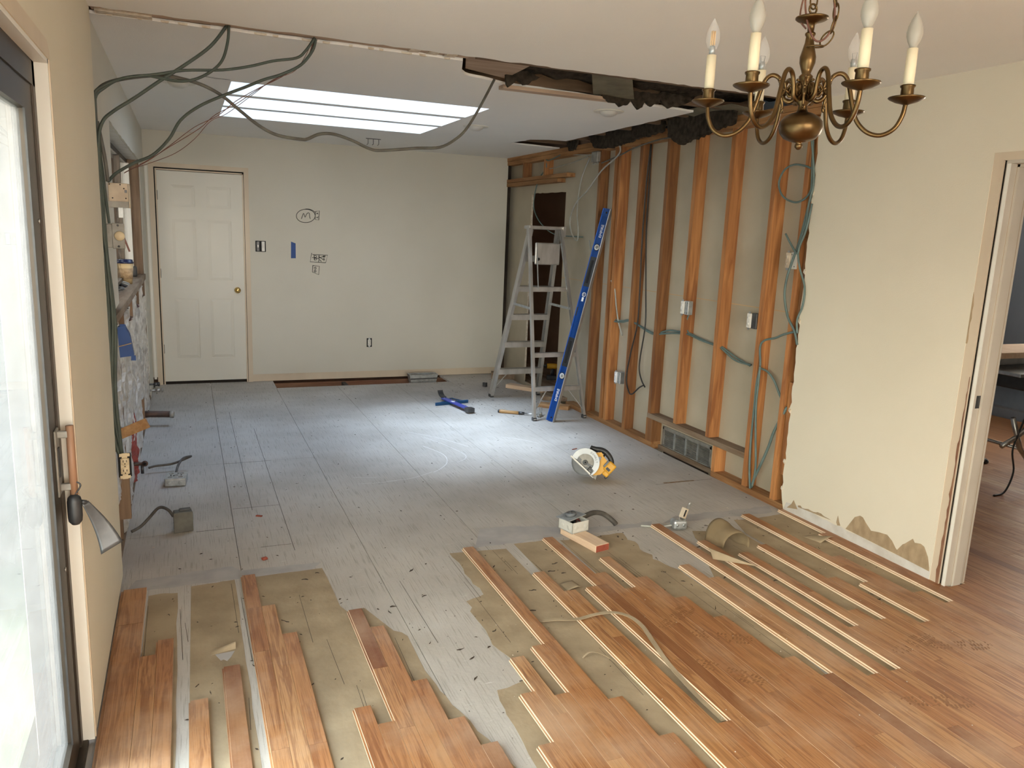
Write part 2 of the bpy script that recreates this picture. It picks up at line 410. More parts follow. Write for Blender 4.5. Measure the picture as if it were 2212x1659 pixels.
# plywood subfloor: pale dusty sheet with long grain scratches, scuffs and stains
def plywood(name):
    m = mat(name, (.54, .505, .465, 1), .8, col2=(.43, .395, .355, 1), scale=1.7, bump=.25, bscale=60, spec=.3, rand=.0, detail=7)
    nt = m.node_tree; N = nt.nodes; L = nt.links; b = N['Principled BSDF']
    prev = b.inputs['Base Color'].links[0].from_socket
    g = N.new('ShaderNodeNewGeometry')
    def layer(scale, stretch, lo, hi, col, amt, detail=6):
        nonlocal prev
        mp = N.new('ShaderNodeVectorMath'); mp.operation = 'MULTIPLY'; mp.inputs[1].default_value = stretch
        L.new(g.outputs['Position'], mp.inputs[0])
        nz = N.new('ShaderNodeTexNoise'); nz.inputs['Scale'].default_value = scale; nz.inputs['Detail'].default_value = detail
        L.new(mp.outputs[0], nz.inputs['Vector'])
        mr = N.new('ShaderNodeMapRange'); mr.inputs['From Min'].default_value = lo; mr.inputs['From Max'].default_value = hi
        mr.inputs['To Max'].default_value = amt
        L.new(nz.outputs['Fac'], mr.inputs['Value'])
        mx = N.new('ShaderNodeMix'); mx.data_type = 'RGBA'; mx.inputs['B'].default_value = col
        L.new(mr.outputs['Result'], mx.inputs['Factor']); L.new(prev, mx.inputs['A']); prev = mx.outputs['Result']
    layer(60, (3, .10, 1), .54, .66, (.29, .26, .22, 1), .6)      # grain checks along y
    layer(40, (.3, 2.5, 1), .66, .74, (.70, .69, .67, 1), .5)      # pale scrapes
    layer(1.9, (1, .6, 1), .60, .74, (.40, .36, .30, 1), .6)       # dirt
    layer(240, (1, 1, 1), .66, .72, (.25, .22, .18, 1), .6, 2)     # specks
    L.new(prev, b.inputs['Base Color'])
plywood('plywood')
# oak: honey-brown strips, tone and figure differ from strip to strip
def oak(name, dusty=0.):
    m = bpy.data.materials.new(name); m.use_nodes = True; M[name] = m
    nt = m.node_tree; N = nt.nodes; L = nt.links; b = N['Principled BSDF']
    g = N.new('ShaderNodeNewGeometry'); oi = N.new('ShaderNodeObjectInfo')
    mul = N.new('ShaderNodeMath'); mul.operation = 'MULTIPLY'; mul.inputs[1].default_value = 91.7; L.new(oi.outputs['Random'], mul.inputs[0])
    cmb = N.new('ShaderNodeCombineXYZ')
    for k in range(3): L.new(mul.outputs[0], cmb.inputs[k])
    ad = N.new('ShaderNodeVectorMath'); ad.operation = 'ADD'; L.new(g.outputs['Position'], ad.inputs[0]); L.new(cmb.outputs[0], ad.inputs[1])
    def nz(scale, stretch, detail, dist=0):
        mp = N.new('ShaderNodeVectorMath'); mp.operation = 'MULTIPLY'; mp.inputs[1].default_value = stretch; L.new(ad.outputs[0], mp.inputs[0])
        t = N.new('ShaderNodeTexNoise'); t.inputs['Scale'].default_value = scale; t.inputs['Detail'].default_value = detail
        t.inputs['Distortion'].default_value = dist; L.new(mp.outputs[0], t.inputs['Vector']); return t.outputs['Fac']
    cr = N.new('ShaderNodeValToRGB'); e = cr.color_ramp.elements
    e[0].position = 0; e[0].color = (.22, .085, .034, 1); e[1].position = 1; e[1].color = (.52, .30, .145, 1)
    for p, c in ((.03, (.26, .11, .045, 1)), (.07, (.36, .155, .060, 1)), (.45, (.40, .185, .075, 1)), (.75, (.43, .21, .088, 1)), (.93, (.47, .25, .11, 1))):
        x = e.new(p); x.color = c
    L.new(oi.outputs['Random'], cr.inputs['Fac'])
    prev = cr.outputs['Color']
    def layer(fac, lo, hi, col, amt):
        nonlocal prev
        mr = N.new('ShaderNodeMapRange'); mr.inputs['From Min'].default_value = lo; mr.inputs['From Max'].default_value = hi; mr.inputs['To Max'].default_value = amt
        L.new(fac, mr.inputs['Value'])
        mx = N.new('ShaderNodeMix'); mx.data_type = 'RGBA'; mx.inputs['B'].default_value = col
        L.new(mr.outputs['Result'], mx.inputs['Factor']); L.new(prev, mx.inputs['A']); prev = mx.outputs['Result']
    layer(nz(16, (2.2, .16, 1), 3, 1.8), .49, .60, (.19, .065, .022, 1), .60)
    layer(nz(120, (3, .06, 1), 3), .48, .66, (.17, .06, .02, 1), .55)
    layer(nz(3, (1, .5, 1), 3), .55, .75, (.50, .27, .11, 1), .35)
    # sanding dust lying in patches, in world space so it runs across strips
    t = N.new('ShaderNodeTexNoise'); t.inputs['Scale'].default_value = 1.5; t.inputs['Detail'].default_value = 7; t.inputs['Roughness'].default_value = .65
    L.new(g.outputs['Position'], t.inputs['Vector'])
    layer(t.outputs['Fac'], .46, .66, (.56, .40, .28, 1), .50)
    L.new(prev, b.inputs['Base Color'])
    mr = N.new('ShaderNodeMapRange'); mr.inputs['To Min'].default_value = .30; mr.inputs['To Max'].default_value = .62
    L.new(t.outputs['Fac'], mr.inputs['Value']); L.new(mr.outputs['Result'], b.inputs['Roughness'])
    b.inputs['Specular IOR Level'].default_value = .4
oak('oak')
mat('oak_raw', (.88, .72, .54, 1), .8, col2=(.76, .58, .40, 1), scale=60, stretch=(1, .05, 3), spec=.2)
mat('oak_slab', (.38, .18, .07, 1), .45, col2=(.30, .13, .05, 1), scale=14, stretch=(2.2, .16, 1))

# ================================================================== THE SETTING
XL, XR, XRB, YB, ZC = -0.315, 3.34, 3.441, 8.277, 2.43
XS = 3.352                                              # faces of the bared studs, right wall
def struct(name, mb, m, parent=None, label=None):
    o = mb.build(name, m, parent)
    if parent is None: o['kind'] = 'structure'
    if label: o['label'] = label
    return o

# ---- subfloor: plywood sheets, each a piece of its own
ground = MB().box((-.6, -3.8, -.60), (8, 9.9, -.55))
floor = struct('floor', ground, 'crawl_dark', label='pale dusty plywood subfloor with an open slot along the back wall')
g = .0012
cols = [(-.45, .19, [-3.6, -1.2, 1.2, 4.195, 5.41, 8.30]), (.19, .795, [-3.6, -.6, 1.6, 3.885, 5.41, 7.91]),
        (.795, 1.40, [-3.6, -.6, 1.755, 4.195, 6.635, 7.91]), (1.40, 2.01, [-3.6, -1, 1.6, 3.81, 6.63, 7.91]),
        (2.01, 2.62, [-3.6, -.6, 1.6, 3.81, 4.20, 6.63, 7.91]), (2.62, XS, [-3.6, -.6, 1.6, 3.81, 5.25, 7.0, 8.30])]
for x0, x1, ys in cols:
    for a, b in zip(ys[:-1], ys[1:]):
        MB().box((x0+g, a+g, -.019), (x1-g, b-g, 0)).build('plywood_panel', 'plywood', floor)
MB().box((.19+g, 7.91+g, -.019), (.80, 8.30, 0)).build('plywood_panel', 'plywood', floor)
# narrow let-in strips ripped from the second sheet
for x, y0, y1 in ((.302, 4.45, 6.95), (.458, 3.80, 6.32)):
    MB().box((x-.0012, y0, -.001), (x+.0012, y1, .0004)).build('saw_kerf', 'debris_dark', floor)
for x0, x1, y in ((.199, .457, 4.495), (.19, .50, 5.405), (.30, .452, 3.89), (0.0, .19, 4.196), (2.86, 3.32, 4.20)):
    MB().box((x0, y-.0012, -.001), (x1, y+.0012, .0004)).build('saw_kerf', 'debris_dark', floor)
for pts in (chain_poly(ragged((-.30, 3.545), (.56, 3.550), .05, .006, 101), ragged((.56, 3.62), (.15, 3.640), .05, .008, 102), ragged((.15, 3.70), (-.30, 3.655), .05, .008, 103)),
            chain_poly(ragged((1.34, 3.56), (2.46, 3.56), .06, .010, 104), ragged((2.46, 3.62), (1.90, 3.64), .05, .012, 105), ragged((1.90, 3.70), (1.66, 3.79), .04, .015, 106), ragged((1.66, 3.79), (1.42, 3.80), .04, .006, 107)),
            chain_poly(ragged((2.50, 3.57), (3.33, 3.53), .06, .010, 108), ragged((3.33, 3.63), (2.60, 3.66), .05, .012, 109))):
    MB().prism(pts, -.001, .0003).build('glue_stain', 'glue_stain', floor)
def scuff(pts, w=.004):
    P = smoothpath([(x, y, 0) for x, y in pts], 6); L_ = []; R2 = []
    for i, p in enumerate(P):
        d = (P[min(i+1, len(P)-1)]-P[max(i-1, 0)]).normalized(); s = Vector((-d.y, d.x, 0))
        L_.append(tuple((p+s*w/2).xy)); R2.append(tuple((p-s*w/2).xy))
    vs = [(x, y, .0004) for x, y in L_]+[(x, y, .0004) for x, y in R2]; n = len(P)
    MB().add(vs, [(i+1, i, n+i, n+i+1) for i in range(n-1)]).build('scuff_mark', 'scuff_pale', floor)
scuff([(1.695, 5.745), (1.787, 5.50), (1.85, 5.218), (1.82, 5.10), (1.735, 5.03)]); scuff([(1.62, 5.50), (1.70, 5.25), (1.666, 5.049), (1.58, 4.92), (1.506, 4.85)], .006)
scuff([(1.50, 4.86), (1.38, 4.79), (1.295, 4.758), (1.15, 4.75)]); scuff([(.97, 4.885), (1.05, 4.86), (1.114, 4.845)]); scuff([(.961, 4.745), (1.10, 4.735), (1.223, 4.742)])
scuff([(1.60, 5.95), (1.80, 5.70), (1.95, 5.40)], .005); scuff([(2.3, 5.6), (2.42, 5.5), (2.52, 5.35)], .004)
# joists under the slot by the back wall and the dark crawl space
MB().box((-.4, 8.215, -.26), (3.4, 8.255, -.02)).build('joist', 'red_joist', floor)
for x in (.45, 1.5, 2.7):
    MB().box((x, 7.5, -.26), (x+.038, 8.215, -.02)).build('joist', 'crawl_dark', floor)

# ---- back wall with its door opening
DX0, DX1, DZ1 = -.246, .560, 2.098
mb = MB()
mb.box((-.46, YB, .078), (DX0-.045, YB+.012, ZC+.02)).box((DX1+.045, YB, .078), (3.362, YB+.012, ZC+.02))
mb.box((DX0-.045, YB, 2.14), (DX1+.045, YB+.012, ZC+.02))
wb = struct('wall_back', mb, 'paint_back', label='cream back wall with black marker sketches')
MB().box((-.46, YB+.10, -.1), (DX0-.02, YB+.115, ZC)).box((DX1+.02, YB+.10, -.1), (3.50, YB+.115, ZC)).box((DX0-.02, YB+.10, 2.12), (DX1+.02, YB+.115, ZC)).build('back_sheathing', 'crawl_dark', wb)
for i, (a, b) in enumerate((((-.46, .0), (DX0-.045, .078)), ((DX1+.045, .0), (3.362, .078)))):
    pass
mb = MB().box((DX1+.045, YB-.001, .004), (3.362, YB+.012, .078))
mb.box((DX1+.045, YB-.004, .070), (3.362, YB, .078))
struct('baseboard_back', mb, 'paint_jamb', label='bare beige strip left where the back baseboard came off')
# jamb and stripped casing of the interior door
mb = MB()
mb.box((DX0-.045, YB-.002, .0), (DX0, YB+.012, 2.14)).box((DX1, YB-.002, .0), (DX1+.045, YB+.012, 2.14)).box((DX0, YB-.002, DZ1), (DX1, YB+.012, 2.14))
struct('trim_1', mb, 'paint_jamb', label='bare beige strips around the panelled door where casing was removed')
mb = MB()
mb.box((DX0+.010, YB+.004, 0), (DX0+.022, YB+.10, DZ1-.018)).box((DX1-.016, YB+.004, 0), (DX1-.004, YB+.10, DZ1-.012)).box((DX0+.010, YB+.004, DZ1-.024), (DX1-.004, YB+.10, DZ1-.012))
t2_ = struct('trim_2', mb, 'paint_jamb', label='door jamb with dark gaps beside the wall')
MB().box((DX0-.02, YB+.050, -.02), (DX1+.02, YB+.056, DZ1+.04)).build('dark_gap', 'slot_black', t2_)
# thin white strips running up the corner, left of the door
mb = MB().box((-.322, YB-.010, .06), (-.300, YB, 2.10))
struct('trim_3', mb, 'paint_white', label='narrow white strip in the corner beside the panelled door')

# ---- door: six raised panels, brass knob, three hinges
dx0, dx1, dz0, dz1, dy = -.224, .545, .030, 2.070, YB+.012
mb = MB().box((dx0, dy+.008, dz0), (dx1, dy+.036, dz1))
# sticking and panel fields
cx = [(-.108, .108), (.212, .434)]; rz = [(.262, .854), (1.035, 1.624), (1.735, 1.945)]
xs = [dx0, cx[0][0], cx[0][1], cx[1][0], cx[1][1], dx1]; zs = [dz0, rz[0][0], rz[0][1], rz[1][0], rz[1][1], rz[2][0], rz[2][1], dz1]
for i in range(0, 5, 2): mb.box((xs[i], dy, dz0), (xs[i+1], dy+.01, dz1))
for j in range(0, 7, 2):
    for i in (1, 3): mb.box((xs[i], dy, zs[j]), (xs[i+1], dy+.01, zs[j+1]))
door = struct('door_1', mb, 'door_paint', label='closed white six-panel door with brass knob')
for a, b in cx:
    for c, d in rz:
        m = .030; k = .012
        vs = []
        for (o, y) in ((.001, dy+.0085), (m, dy+.003), (m+.001, dy+.003)):
            vs += [(a+o, y, c+o), (b-o, y, c+o), (b-o, y, d-o), (a+o, y, d-o)]
        fs = []
        for q in (0, 4): fs += [(q+i, q+(i+1) % 4, q+4+(i+1) % 4, q+4+i) for i in range(4)]
        fs += [(8, 9, 10, 11), (3, 2, 1, 0)]
        MB().add(vs, fs).build('panel', 'door_paint', door)
for z in (1.84, 1.10, .357): MB().cbox((dx0-.012, dy-.006, z-.045), (dx0+.004, dy+.004, z+.045), .003).build('hinge', 'bronze_alu', door)
kn = MB().lathe([(.030, 0), (.030, .004), (.012, .008), (.011, .026), (.020, .032), (.027, .042), (.027, .050), (.020, .058), (.0, .060)], (.476, dy, .943), 20, (0, -1, 0)).build('door_knob', 'brass_bright', door)

# ---- ceiling: front room, kitchen (with the skylight hole) and the torn gap between them
mb = MB()
edge = chain_poly(ragged((XL-.1, 3.685), (3.45, 3.685), .045, .010, 3), [(3.45, 3.685), (3.45, -3.7), (XL-.2, -3.7), (XL-.2, 3.685)])
mb.prism(edge, ZC, ZC+.013)
struct('ceiling', mb, 'paint_ceiling', label='warm white front ceiling ending in a torn edge')
def kceil():
    mb = MB()
    fr = ragged((XL-.1, 3.80), (1.28, 3.79), .05, .004, 5)
    mb.prism(chain_poly(fr, [(1.28, 3.79), (1.10, 5.105), (.29, 5.105), (.29, 8.40), (XL-.2, 8.40)]), ZC, ZC+.013)
    fr = chain_poly([(1.28, 3.79), (1.36, 4.04)], ragged((1.40, 4.10), (1.68, 4.235), .04, .010, 8), ragged((1.68, 4.235), (2.42, 4.305), .05, .005, 9), ragged((2.42, 4.31), (3.06, 4.40), .05, .012, 10),
                    ragged((3.06, 4.40), (3.13, 6.38), .06, .006, 11), [(3.13, 6.38), (2.97, 6.40)], ragged((2.84, 6.50), (2.80, 6.90), .05, .01, 12), ragged((2.80, 6.90), (3.36, 6.98), .05, .008, 13),
                    [(3.36, 6.98), (3.36, 8.40), (1.92, 8.40), (1.92, 5.105), (1.10, 5.105)])
    mb.prism(fr, ZC, ZC+.013)
    mb.box((.29, 6.79, ZC), (1.92, 8.40, ZC+.013))
    return mb
kc = struct('ceiling', kceil(), 'paint_ceiling', label='white kitchen ceiling around the triple skylight')
# skylight wells: two cross bars make three of them
mb = MB(); H = 3.25
mb.box((.25, 5.06, ZC+.013), (.29, 6.84, H)).box((1.92, 5.06, ZC+.013), (1.96, 6.84, H)).box((.29, 5.06, ZC+.013), (1.92, 5.105, H)).box((.29, 6.79, ZC+.013), (1.92, 6.84, H))
sk = struct('window_2', mb, 'well_white', label='skylight of three white wells in the kitchen ceiling')
for a, b in ((5.60, 5.695), (6.175, 6.265)):
    MB().box((.29, a, ZC+.001), (1.92, b, H-.1)).build('cross_bar', 'well_white', sk)
for a, b in ((5.105, 5.60), (5.695, 6.175), (6.265, 6.79)):
    MB().box((.29, a, H-.02), (1.92, b, H-.012)).build('pane', 'skylight_glass', sk)
# roof deck over everything, open above the wells
mb = MB()
mb.box((-.50, -4.2, H), (.25, 10.2, H+.05)).box((1.96, -4.2, H), (8.2, 10.2, H+.05)).box((.25, -4.2, H), (1.96, 5.06, H+.05)).box((.25, 6.84, H), (1.96, 10.2, H+.05))
mb.box((-.50, -4.2, ZC+.02), (-.47, 10.2, H)).box((8.15, -4.2, 0), (8.2, 3.2, H)).box((-.9, 9.9, 0), (8.2, 9.95, H)).box((-.9, -4.2, ZC+.02), (8.2, -4.15, H))
mb.box((8.15, 4.9, 0), (8.2, 9.9, H)).box((8.15, 3.2, 2.25), (8.2, 4.9, H)).box((8.15, 3.2, 0), (8.2, 4.9, .65))
mb.box((-1.15, 3.2, 2.62), (-.47, 10.2, 2.66))  # unseen eave added to keep the sun out of the kitchen window
struct('roof', mb, 'roof_dark', label='dark roof deck above the open ceiling')
# framing in the gap between the two ceilings
beam = struct('trim_4', MB().box((XL, 3.706, ZC+.012), (1.30, 3.785, ZC+.10)), 'dusty_wood_x', label='rough plank bared along the ceiling seam')
MB().box((-.30, 3.74, ZC+.001), (-.09, 3.80, ZC+.012)).build('torn_scrap', 'drywall_core', beam)
for i in range(16):
    x = -.25+i*.095+random.uniform(-.03, .03)
    l = random.uniform(.015, .06)
    MB().prism([(x, 3.786), (x+l, 3.788), (x+l*.8, 3.80), (x+l*.2, 3.797)], ZC-.002, ZC+.006).build('torn_scrap', 'drywall_core', beam)
for i in range(3):
    MB().box((1.0+i*.09, 3.72, ZC+.005), (1.05+i*.09, 3.77, ZC+.02)).build('torn_scrap', 'drywall_core', beam)
# ceiling joists and dark batts seen in the wide part of the tear
fr = MB().box((1.30, 4.25, ZC+.013), (3.44, 4.29, ZC+.15))
fra = struct('ceiling_framing', fr, 'attic_wood', label='dusty joists bared by the tear in the ceiling')
for y in (3.74, 4.66, 5.07, 5.48, 5.89, 6.30, 6.71): MB().box((1.98, y, ZC+.013), (3.44, y+.038, ZC+.15)).build('joist', 'attic_wood', fra)
MB().box((1.34, 3.74, ZC+.013), (1.98, 3.778, ZC+.15)).build('joist', 'attic_wood', fra)
MB().box((1.67, 4.232, ZC-.020), (2.42, 4.30, ZC-.001)).build('furring_strip', 'dusty_wood_x', fra)
MB().prism([(1.30, 3.80), (1.66, 3.78), (1.68, 4.23), (1.40, 4.10)], ZC+.03, ZC+.045).build('backing_board', 'dusty_wood_x', fra)

# ---- left wall: glass door side, then the stripped kitchen side
SY0, SY1, SZ = -.90, 2.48, 2.02                           # glass-door opening, lengthened out of view to let in more light
mb = MB()
mb.prism(chain_poly([(SY1, 0.02), (SY1, ZC)], [(3.70, ZC)], ragged((3.700, ZC-.02), (3.705, .03), .035, .006, 21), [(3.70, .02)]), XL-.012, XL, 'x')
mb.box((XL-.012, SY0, SZ), (XL, SY1, ZC)).box((XL-.012, -2.4, 0), (XL, SY0, ZC))
mb.box((-.47, -2.5, -.1), (-.46, SY0, 2.9)).box((-.47, SY0, SZ+.01), (-.46, SY1, 2.9)).box((-.47, SY1, -.1), (-.46, 4.60, 2.9))
mb.box((-.47, 4.60, 2.11), (-.46, 8.5, 2.9)).box((-.47, 4.60, -.1), (-.46, 7.45, 1.12)).box((-.47, 7.45, -.1), (-.46, 8.5, 2.11))
wl = struct('wall_left', mb, 'paint_wall', label='cream drywall between the glass door and the stripped kitchen wall')
MB().prism(chain_poly([(3.698, .05), (3.698, ZC)], ragged((3.711, ZC), (3.708, .05), .03, .004, 26)), XL-.011, XL-.0015, 'x').build('torn_edge', 'torn_paper', wl)
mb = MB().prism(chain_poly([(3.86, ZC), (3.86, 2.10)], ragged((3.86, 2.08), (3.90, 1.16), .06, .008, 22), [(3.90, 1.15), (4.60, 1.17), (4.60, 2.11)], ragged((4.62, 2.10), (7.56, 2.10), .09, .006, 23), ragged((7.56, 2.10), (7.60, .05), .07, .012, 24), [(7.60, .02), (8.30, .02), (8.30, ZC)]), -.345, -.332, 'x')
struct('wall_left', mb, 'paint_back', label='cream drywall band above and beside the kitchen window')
# framing of the stripped part
fl = struct('wall_framing', MB().box((-.425, 3.74, 0), (-.335, 8.28, .038)), 'old_stud', label='bare studs and sill under the kitchen window')
for y in (3.712, 3.752): MB().box((-.425, y, .038), (-.330, y+.038, ZC)).build('stud', 'old_stud', fl)
for y in (4.10, 4.50, 4.90, 5.30, 5.70, 6.10, 6.50, 6.90, 7.30):
    MB().box((-.425, y, .038), (-.335, y+.038, 1.10)).build('stud', 'old_stud', fl)
MB().box((-.425, 4.56, 1.10), (-.345, 4.60, 2.10)).build('stud', 'old_stud', fl)
for y in (7.45, 7.49): MB().box((-.425, y, .038), (-.337, y+.036, 2.10)).build('stud', 'old_stud', fl)
MB().box((-.455, 4.02, 1.10), (-.322, 7.49, 1.142)).build('sill_plate', 'dusty_wood', fl)
MB().box((-.455, 4.56, 2.095), (-.345, 7.50, 2.125)).build('header', 'bare_gypsum', fl)
MB().box((-.40, 4.02, .17), (-.29, 4.06, .42)).build('blocking', 'old_stud', fl)
def crinkle(y0, y1, z0, z1, x, seed, amp=.018):
    R = random.Random(seed); o = Vector((R.random()*40, R.random()*40, 0))
    def fn(u, v):
        y = y0+(y1-y0)*u; z = z0+(z1-z0)*v
        w = noise.noise(Vector((y*22, z*9, 0))+o)*amp+noise.noise(Vector((y*50, z*26, 3))+o)*amp*.5
        e = min(1., min(u, 1-u)*6)
        return (x+w*e+e*.022, y, z)
    return solid_grid(fn, 12, 36, .004)
for i, y in enumerate((3.79, 4.14, 4.54, 4.94, 5.34, 5.74, 6.14, 6.54, 6.94)):
    o = MB().add(*crinkle(y+.004, y+.355 if i else y+.305, .04 if i % 3 else .30, 1.09 if i % 2 else .98, -.350, i)).build('foil_batt', 'foil', fl)
    MB().add(*crinkle(y+.002, y+.357 if i else y+.307, .04, 1.095, -.390, 90+i, .01)).build('insulation_batt', 'pink_insulation', fl)

# ---- kitchen window
mb = MB()
for a, b in (((4.60, 1.142), (7.45, 1.185)), ((4.60, 2.06), (7.45, 2.10)), ((4.60, 1.142), (4.645, 2.10)), ((7.405, 1.142), (7.45, 2.10))):
    mb.box((-.452, a[0], a[1]), (-.422, b[0], b[1]))
win = struct('window_1', mb, 'bronze_alu', label='kitchen window with dark frame on the left wall')
for y in (5.55, 6.50): MB().box((-.450, y, 1.18), (-.415, y+.05, 2.07)).build('mullion', 'bronze_alu', win)
for a, b in ((4.645, 5.55), (5.60, 6.50), (6.55, 7.405)): MB().box((-.440, a, 1.185), (-.436, b, 2.06)).build('pane', 'clear_glass', win)
MB().box((-.452, 7.36, 1.185), (-.405, 7.405, 2.06)).build('sash_stile', 'paint_white', win)

# ---- sliding glass door
mb = MB()
mb.box((XL-.032, SY1-.012, .02), (XL, SY1, SZ)).box((XL-.032, SY0, .02), (XL, SY0+.012, SZ)).box((XL-.032, SY0, SZ-.012), (XL, SY1, SZ))
struct('trim_5', mb, 'paint_white', label='white reveal around the sliding glass door')
mb = MB()
mb.prism([(SY0-.02, SZ), (SY0-.02, SZ+.045), (SY1-.02, SZ+.045), (SY1+.012, SZ+.02), (SY1+.012, .02), (SY1, .02), (SY1, SZ)], XL, XL+.003, 'x')
struct('trim_6', mb, 'paint_jamb', label='bare tan strip around the sliding door opening')
mb = MB()
mb.box((-.46, SY1-.045, .0), (XL-.032, SY1-.008, SZ-.01)).box((-.46, SY0, .0), (XL-.032, SY0+.04, SZ-.01)).box((-.46, SY0, SZ-.075), (XL-.032, SY1-.008, SZ-.01)).box((-.46, SY0, -.02), (XL-.018, SY1, .022))
sd = struct('door_2', mb, 'bronze_alu', label='sliding glass door in a dark bronze frame')
px = -.352
for y0, y1, x in ((1.36, SY1-.047, px), (.22, 1.44, px-.045), (SY0+.04, .30, px)):
    lf = MB().box((x-.036, y1-.108, .03), (x, y1, SZ-.075)).box((x-.036, y0, .03), (x, y0+.07, SZ-.075)).box((x-.036, y0+.07, .03), (x, y1-.108, .115)).box((x-.036, y0+.07, SZ-.145), (x, y1-.108, SZ-.075)).build('leaf', 'bronze_alu', sd)
    MB().box((x-.020, y0+.07, .115), (x-.014, y1-.108, SZ-.145)).build('pane', 'dusty_glass', lf)
    MB().box((x-.004, y1-.120, .115), (x+.001, y1-.108, SZ-.145)).build('gasket', 'black_plastic', lf)
hp = MB().cbox((px, 2.372, .845), (px+.006, 2.428, 1.035), .003).build('handle_plate', 'galv_dull', sd)
MB().cbox((px+.004, 2.382, .90), (px+.010, 2.402, .985), .002).build('latch', 'black_plastic', sd)
for z in (.865, 1.018): MB().cbox((px, 2.400, z-.010), (px+.040, 2.416, z+.010), .003).build('handle_arm', 'galv_dull', sd)
MB().tube([(px+.036, 2.408, 1.042), (px+.036, 2.408, .84)], [.0105, .0105], 12).build('handle_grip', 'grip_wood', sd)
for z in (.62, 1.60): MB().lathe([(.006, 0), (.006, .003), (0, .004)], (px, 2.40, z), 10, (1, 0, 0)).build('screw', 'steel', sd)

# ---- right wall: drywall in front, bared studs behind, doorway to the side room
JY = 2.425; HZ = 2.005; JY0 = 1.61
mb = MB()
mb.prism(chain_poly([(2.485, .02), (2.485, 2.055), (JY0-.06, 2.055), (JY0-.06, .0), (-3.6, .0), (-3.6, ZC), (3.570, ZC)], ragged((3.570, ZC-.02), (3.545, .10), .045, .007, 31), [(3.54, .08), (3.52, .02)]), XR, XS, 'x')
wr = struct('wall_right', mb, 'paint_wall', label='cream drywall between the bared studs and the right doorway')
patch = [(3.030,.078),(2.978,.166),(2.945,.186),(2.925,.183),(2.90,.160),(2.862,.131),(2.811,.142),(2.76,.148),(2.725,.128),(2.700,.100),(2.689,.092),(2.684,.068)]
patch2 = [(2.684,.068),(2.689,.092),(2.66,.135),(2.648,.144),(2.607,.186),(2.594,.170),(2.56,.178),(2.538,.171),(2.51,.128),(2.495,.078),(2.492,.060)]
MB().prism(patch, XR-.0012, XR+.002, 'x').build('torn_patch', 'torn_paper', wr)
MB().prism(patch2, XR-.0012, XR+.002, 'x').build('torn_patch', 'torn_paper', wr)
MB().prism([(3.10,.090),(3.094,.132),(3.08,.10),(3.069,.081),(3.09,.075)], XR-.0012, XR+.002, 'x').build('torn_patch', 'torn_paper', wr)
MB().prism(chain_poly(ragged((3.40, .085), (3.14, .098), .02, .008, 41), [(3.14, .088), (3.40, .075)]), XR-.0012, XR+.002, 'x').build('torn_patch', 'torn_paper', wr)
MB().prism([(3.49,.04),(3.455,.075),(3.44,.105),(3.425,.088),(3.40,.06)], XR-.0012, XR+.002, 'x').build('torn_patch', 'torn_paper', wr)
MB().prism(chain_poly([(3.52,.016),(2.487,.016),(2.487,.064)], ragged((2.49,.066),(3.47,.082), .05, .006, 42), [(3.50,.07)]), XR-.0008, XR+.002, 'x').build('bare_strip', 'bare_gypsum', wr)
for y, z in ((3.54, .13), (3.545, .30), (3.55, 1.16), (3.548, .62), (3.552, 1.45), (3.556, 1.9)):
    MB().prism([(y, z), (y+.014, z+.012), (y+.010, z+.03), (y-.004, z+.022)], XR-.006, XR+.004, 'x').build('torn_flake', 'drywall_core', wr)
# drywall of the side room, seen from behind between the studs; a doorway is cut through it near the corner
OY0, OY1, OZ0, OZ1 = 6.955, 7.76, .0, 2.03
mb = MB()
mb.box((XRB, 2.42, 1.209), (XRB+.012, OY0, ZC)).box((XRB, 2.42, .175), (XRB+.012, OY0, 1.205)).box((XRB, 2.42, -.05), (XRB+.012, 4.40, .175)).box((XRB, 5.00, -.05), (XRB+.012, OY0, .175))
mb.prism(chain_poly([(OY0, ZC), (OY0, OZ1)], ragged((OY0, OZ1), (OY1, OZ1+.01), .06, .006, 51), [(OY1, OZ1), (OY1, ZC)]), XRB, XRB+.012, 'x')
mb.box((XRB, OY1, -.05), (XRB+.012, 8.45, ZC)).box((XRB, OY0, -.05), (XRB+.012, OY1, OZ0))
mb.box((XRB, -3.6, 0), (XRB+.012, JY0, ZC)).box((XRB, JY0, 2.05), (XRB+.012, 2.42, ZC))
wk = struct('wall_right', mb, 'drywall_back', label='raw back of drywall showing between the orange studs')
MB().box((XRB-.001, 3.5, 1.2030), (XRB+.001, 6.95, 1.2095)).build('seam_strip', 'seam_tan', wk)
MB().box((XRB-.002, OY1-.004, .1), (XRB+.014, OY1+.012, OZ1)).build('cut_edge', 'drywall_core', wk)
# studs
ST = [(6.125, .04), (5.845, .04), (5.775, .04), (5.452, .04), (5.075, .04), (4.720, .262), (4.320, .262), (3.895, .04), (3.622, .04)]
sf = struct('wall_framing', MB().box((XS, 5.035, -.019), (XRB, 6.55, .040)).box((XS, 3.30, -.019), (XRB, 4.262, .040)), 'stud_wood_y', label='row of orange fir studs on a bottom plate')
for y, z0 in ST: MB().box((XS+random.uniform(-.001, .003), y, z0), (XRB-.001, y+.040, 2.352)).build('stud', 'stud_wood', sf)
MB().box((XS, 3.45, 2.352), (XRB, 8.30, 2.390)).build('top_plate', 'stud_wood_y', sf)
MB().box((XS-.004, 3.45, 2.392), (XRB, 8.30, ZC)).build('top_plate', 'stud_wood_y', sf)
MB().box((XS, 3.935, .222), (XRB, 5.118, .260)).build('ledger', 'dusty_wood', sf)
MB().box((XS, 5.118, .04), (XRB, 5.122, .22)).build('cripple', 'stud_wood', sf)
MB().box((XS, 5.035, .04), (XRB, 5.072, .222)).build('cripple', 'stud_wood', sf)
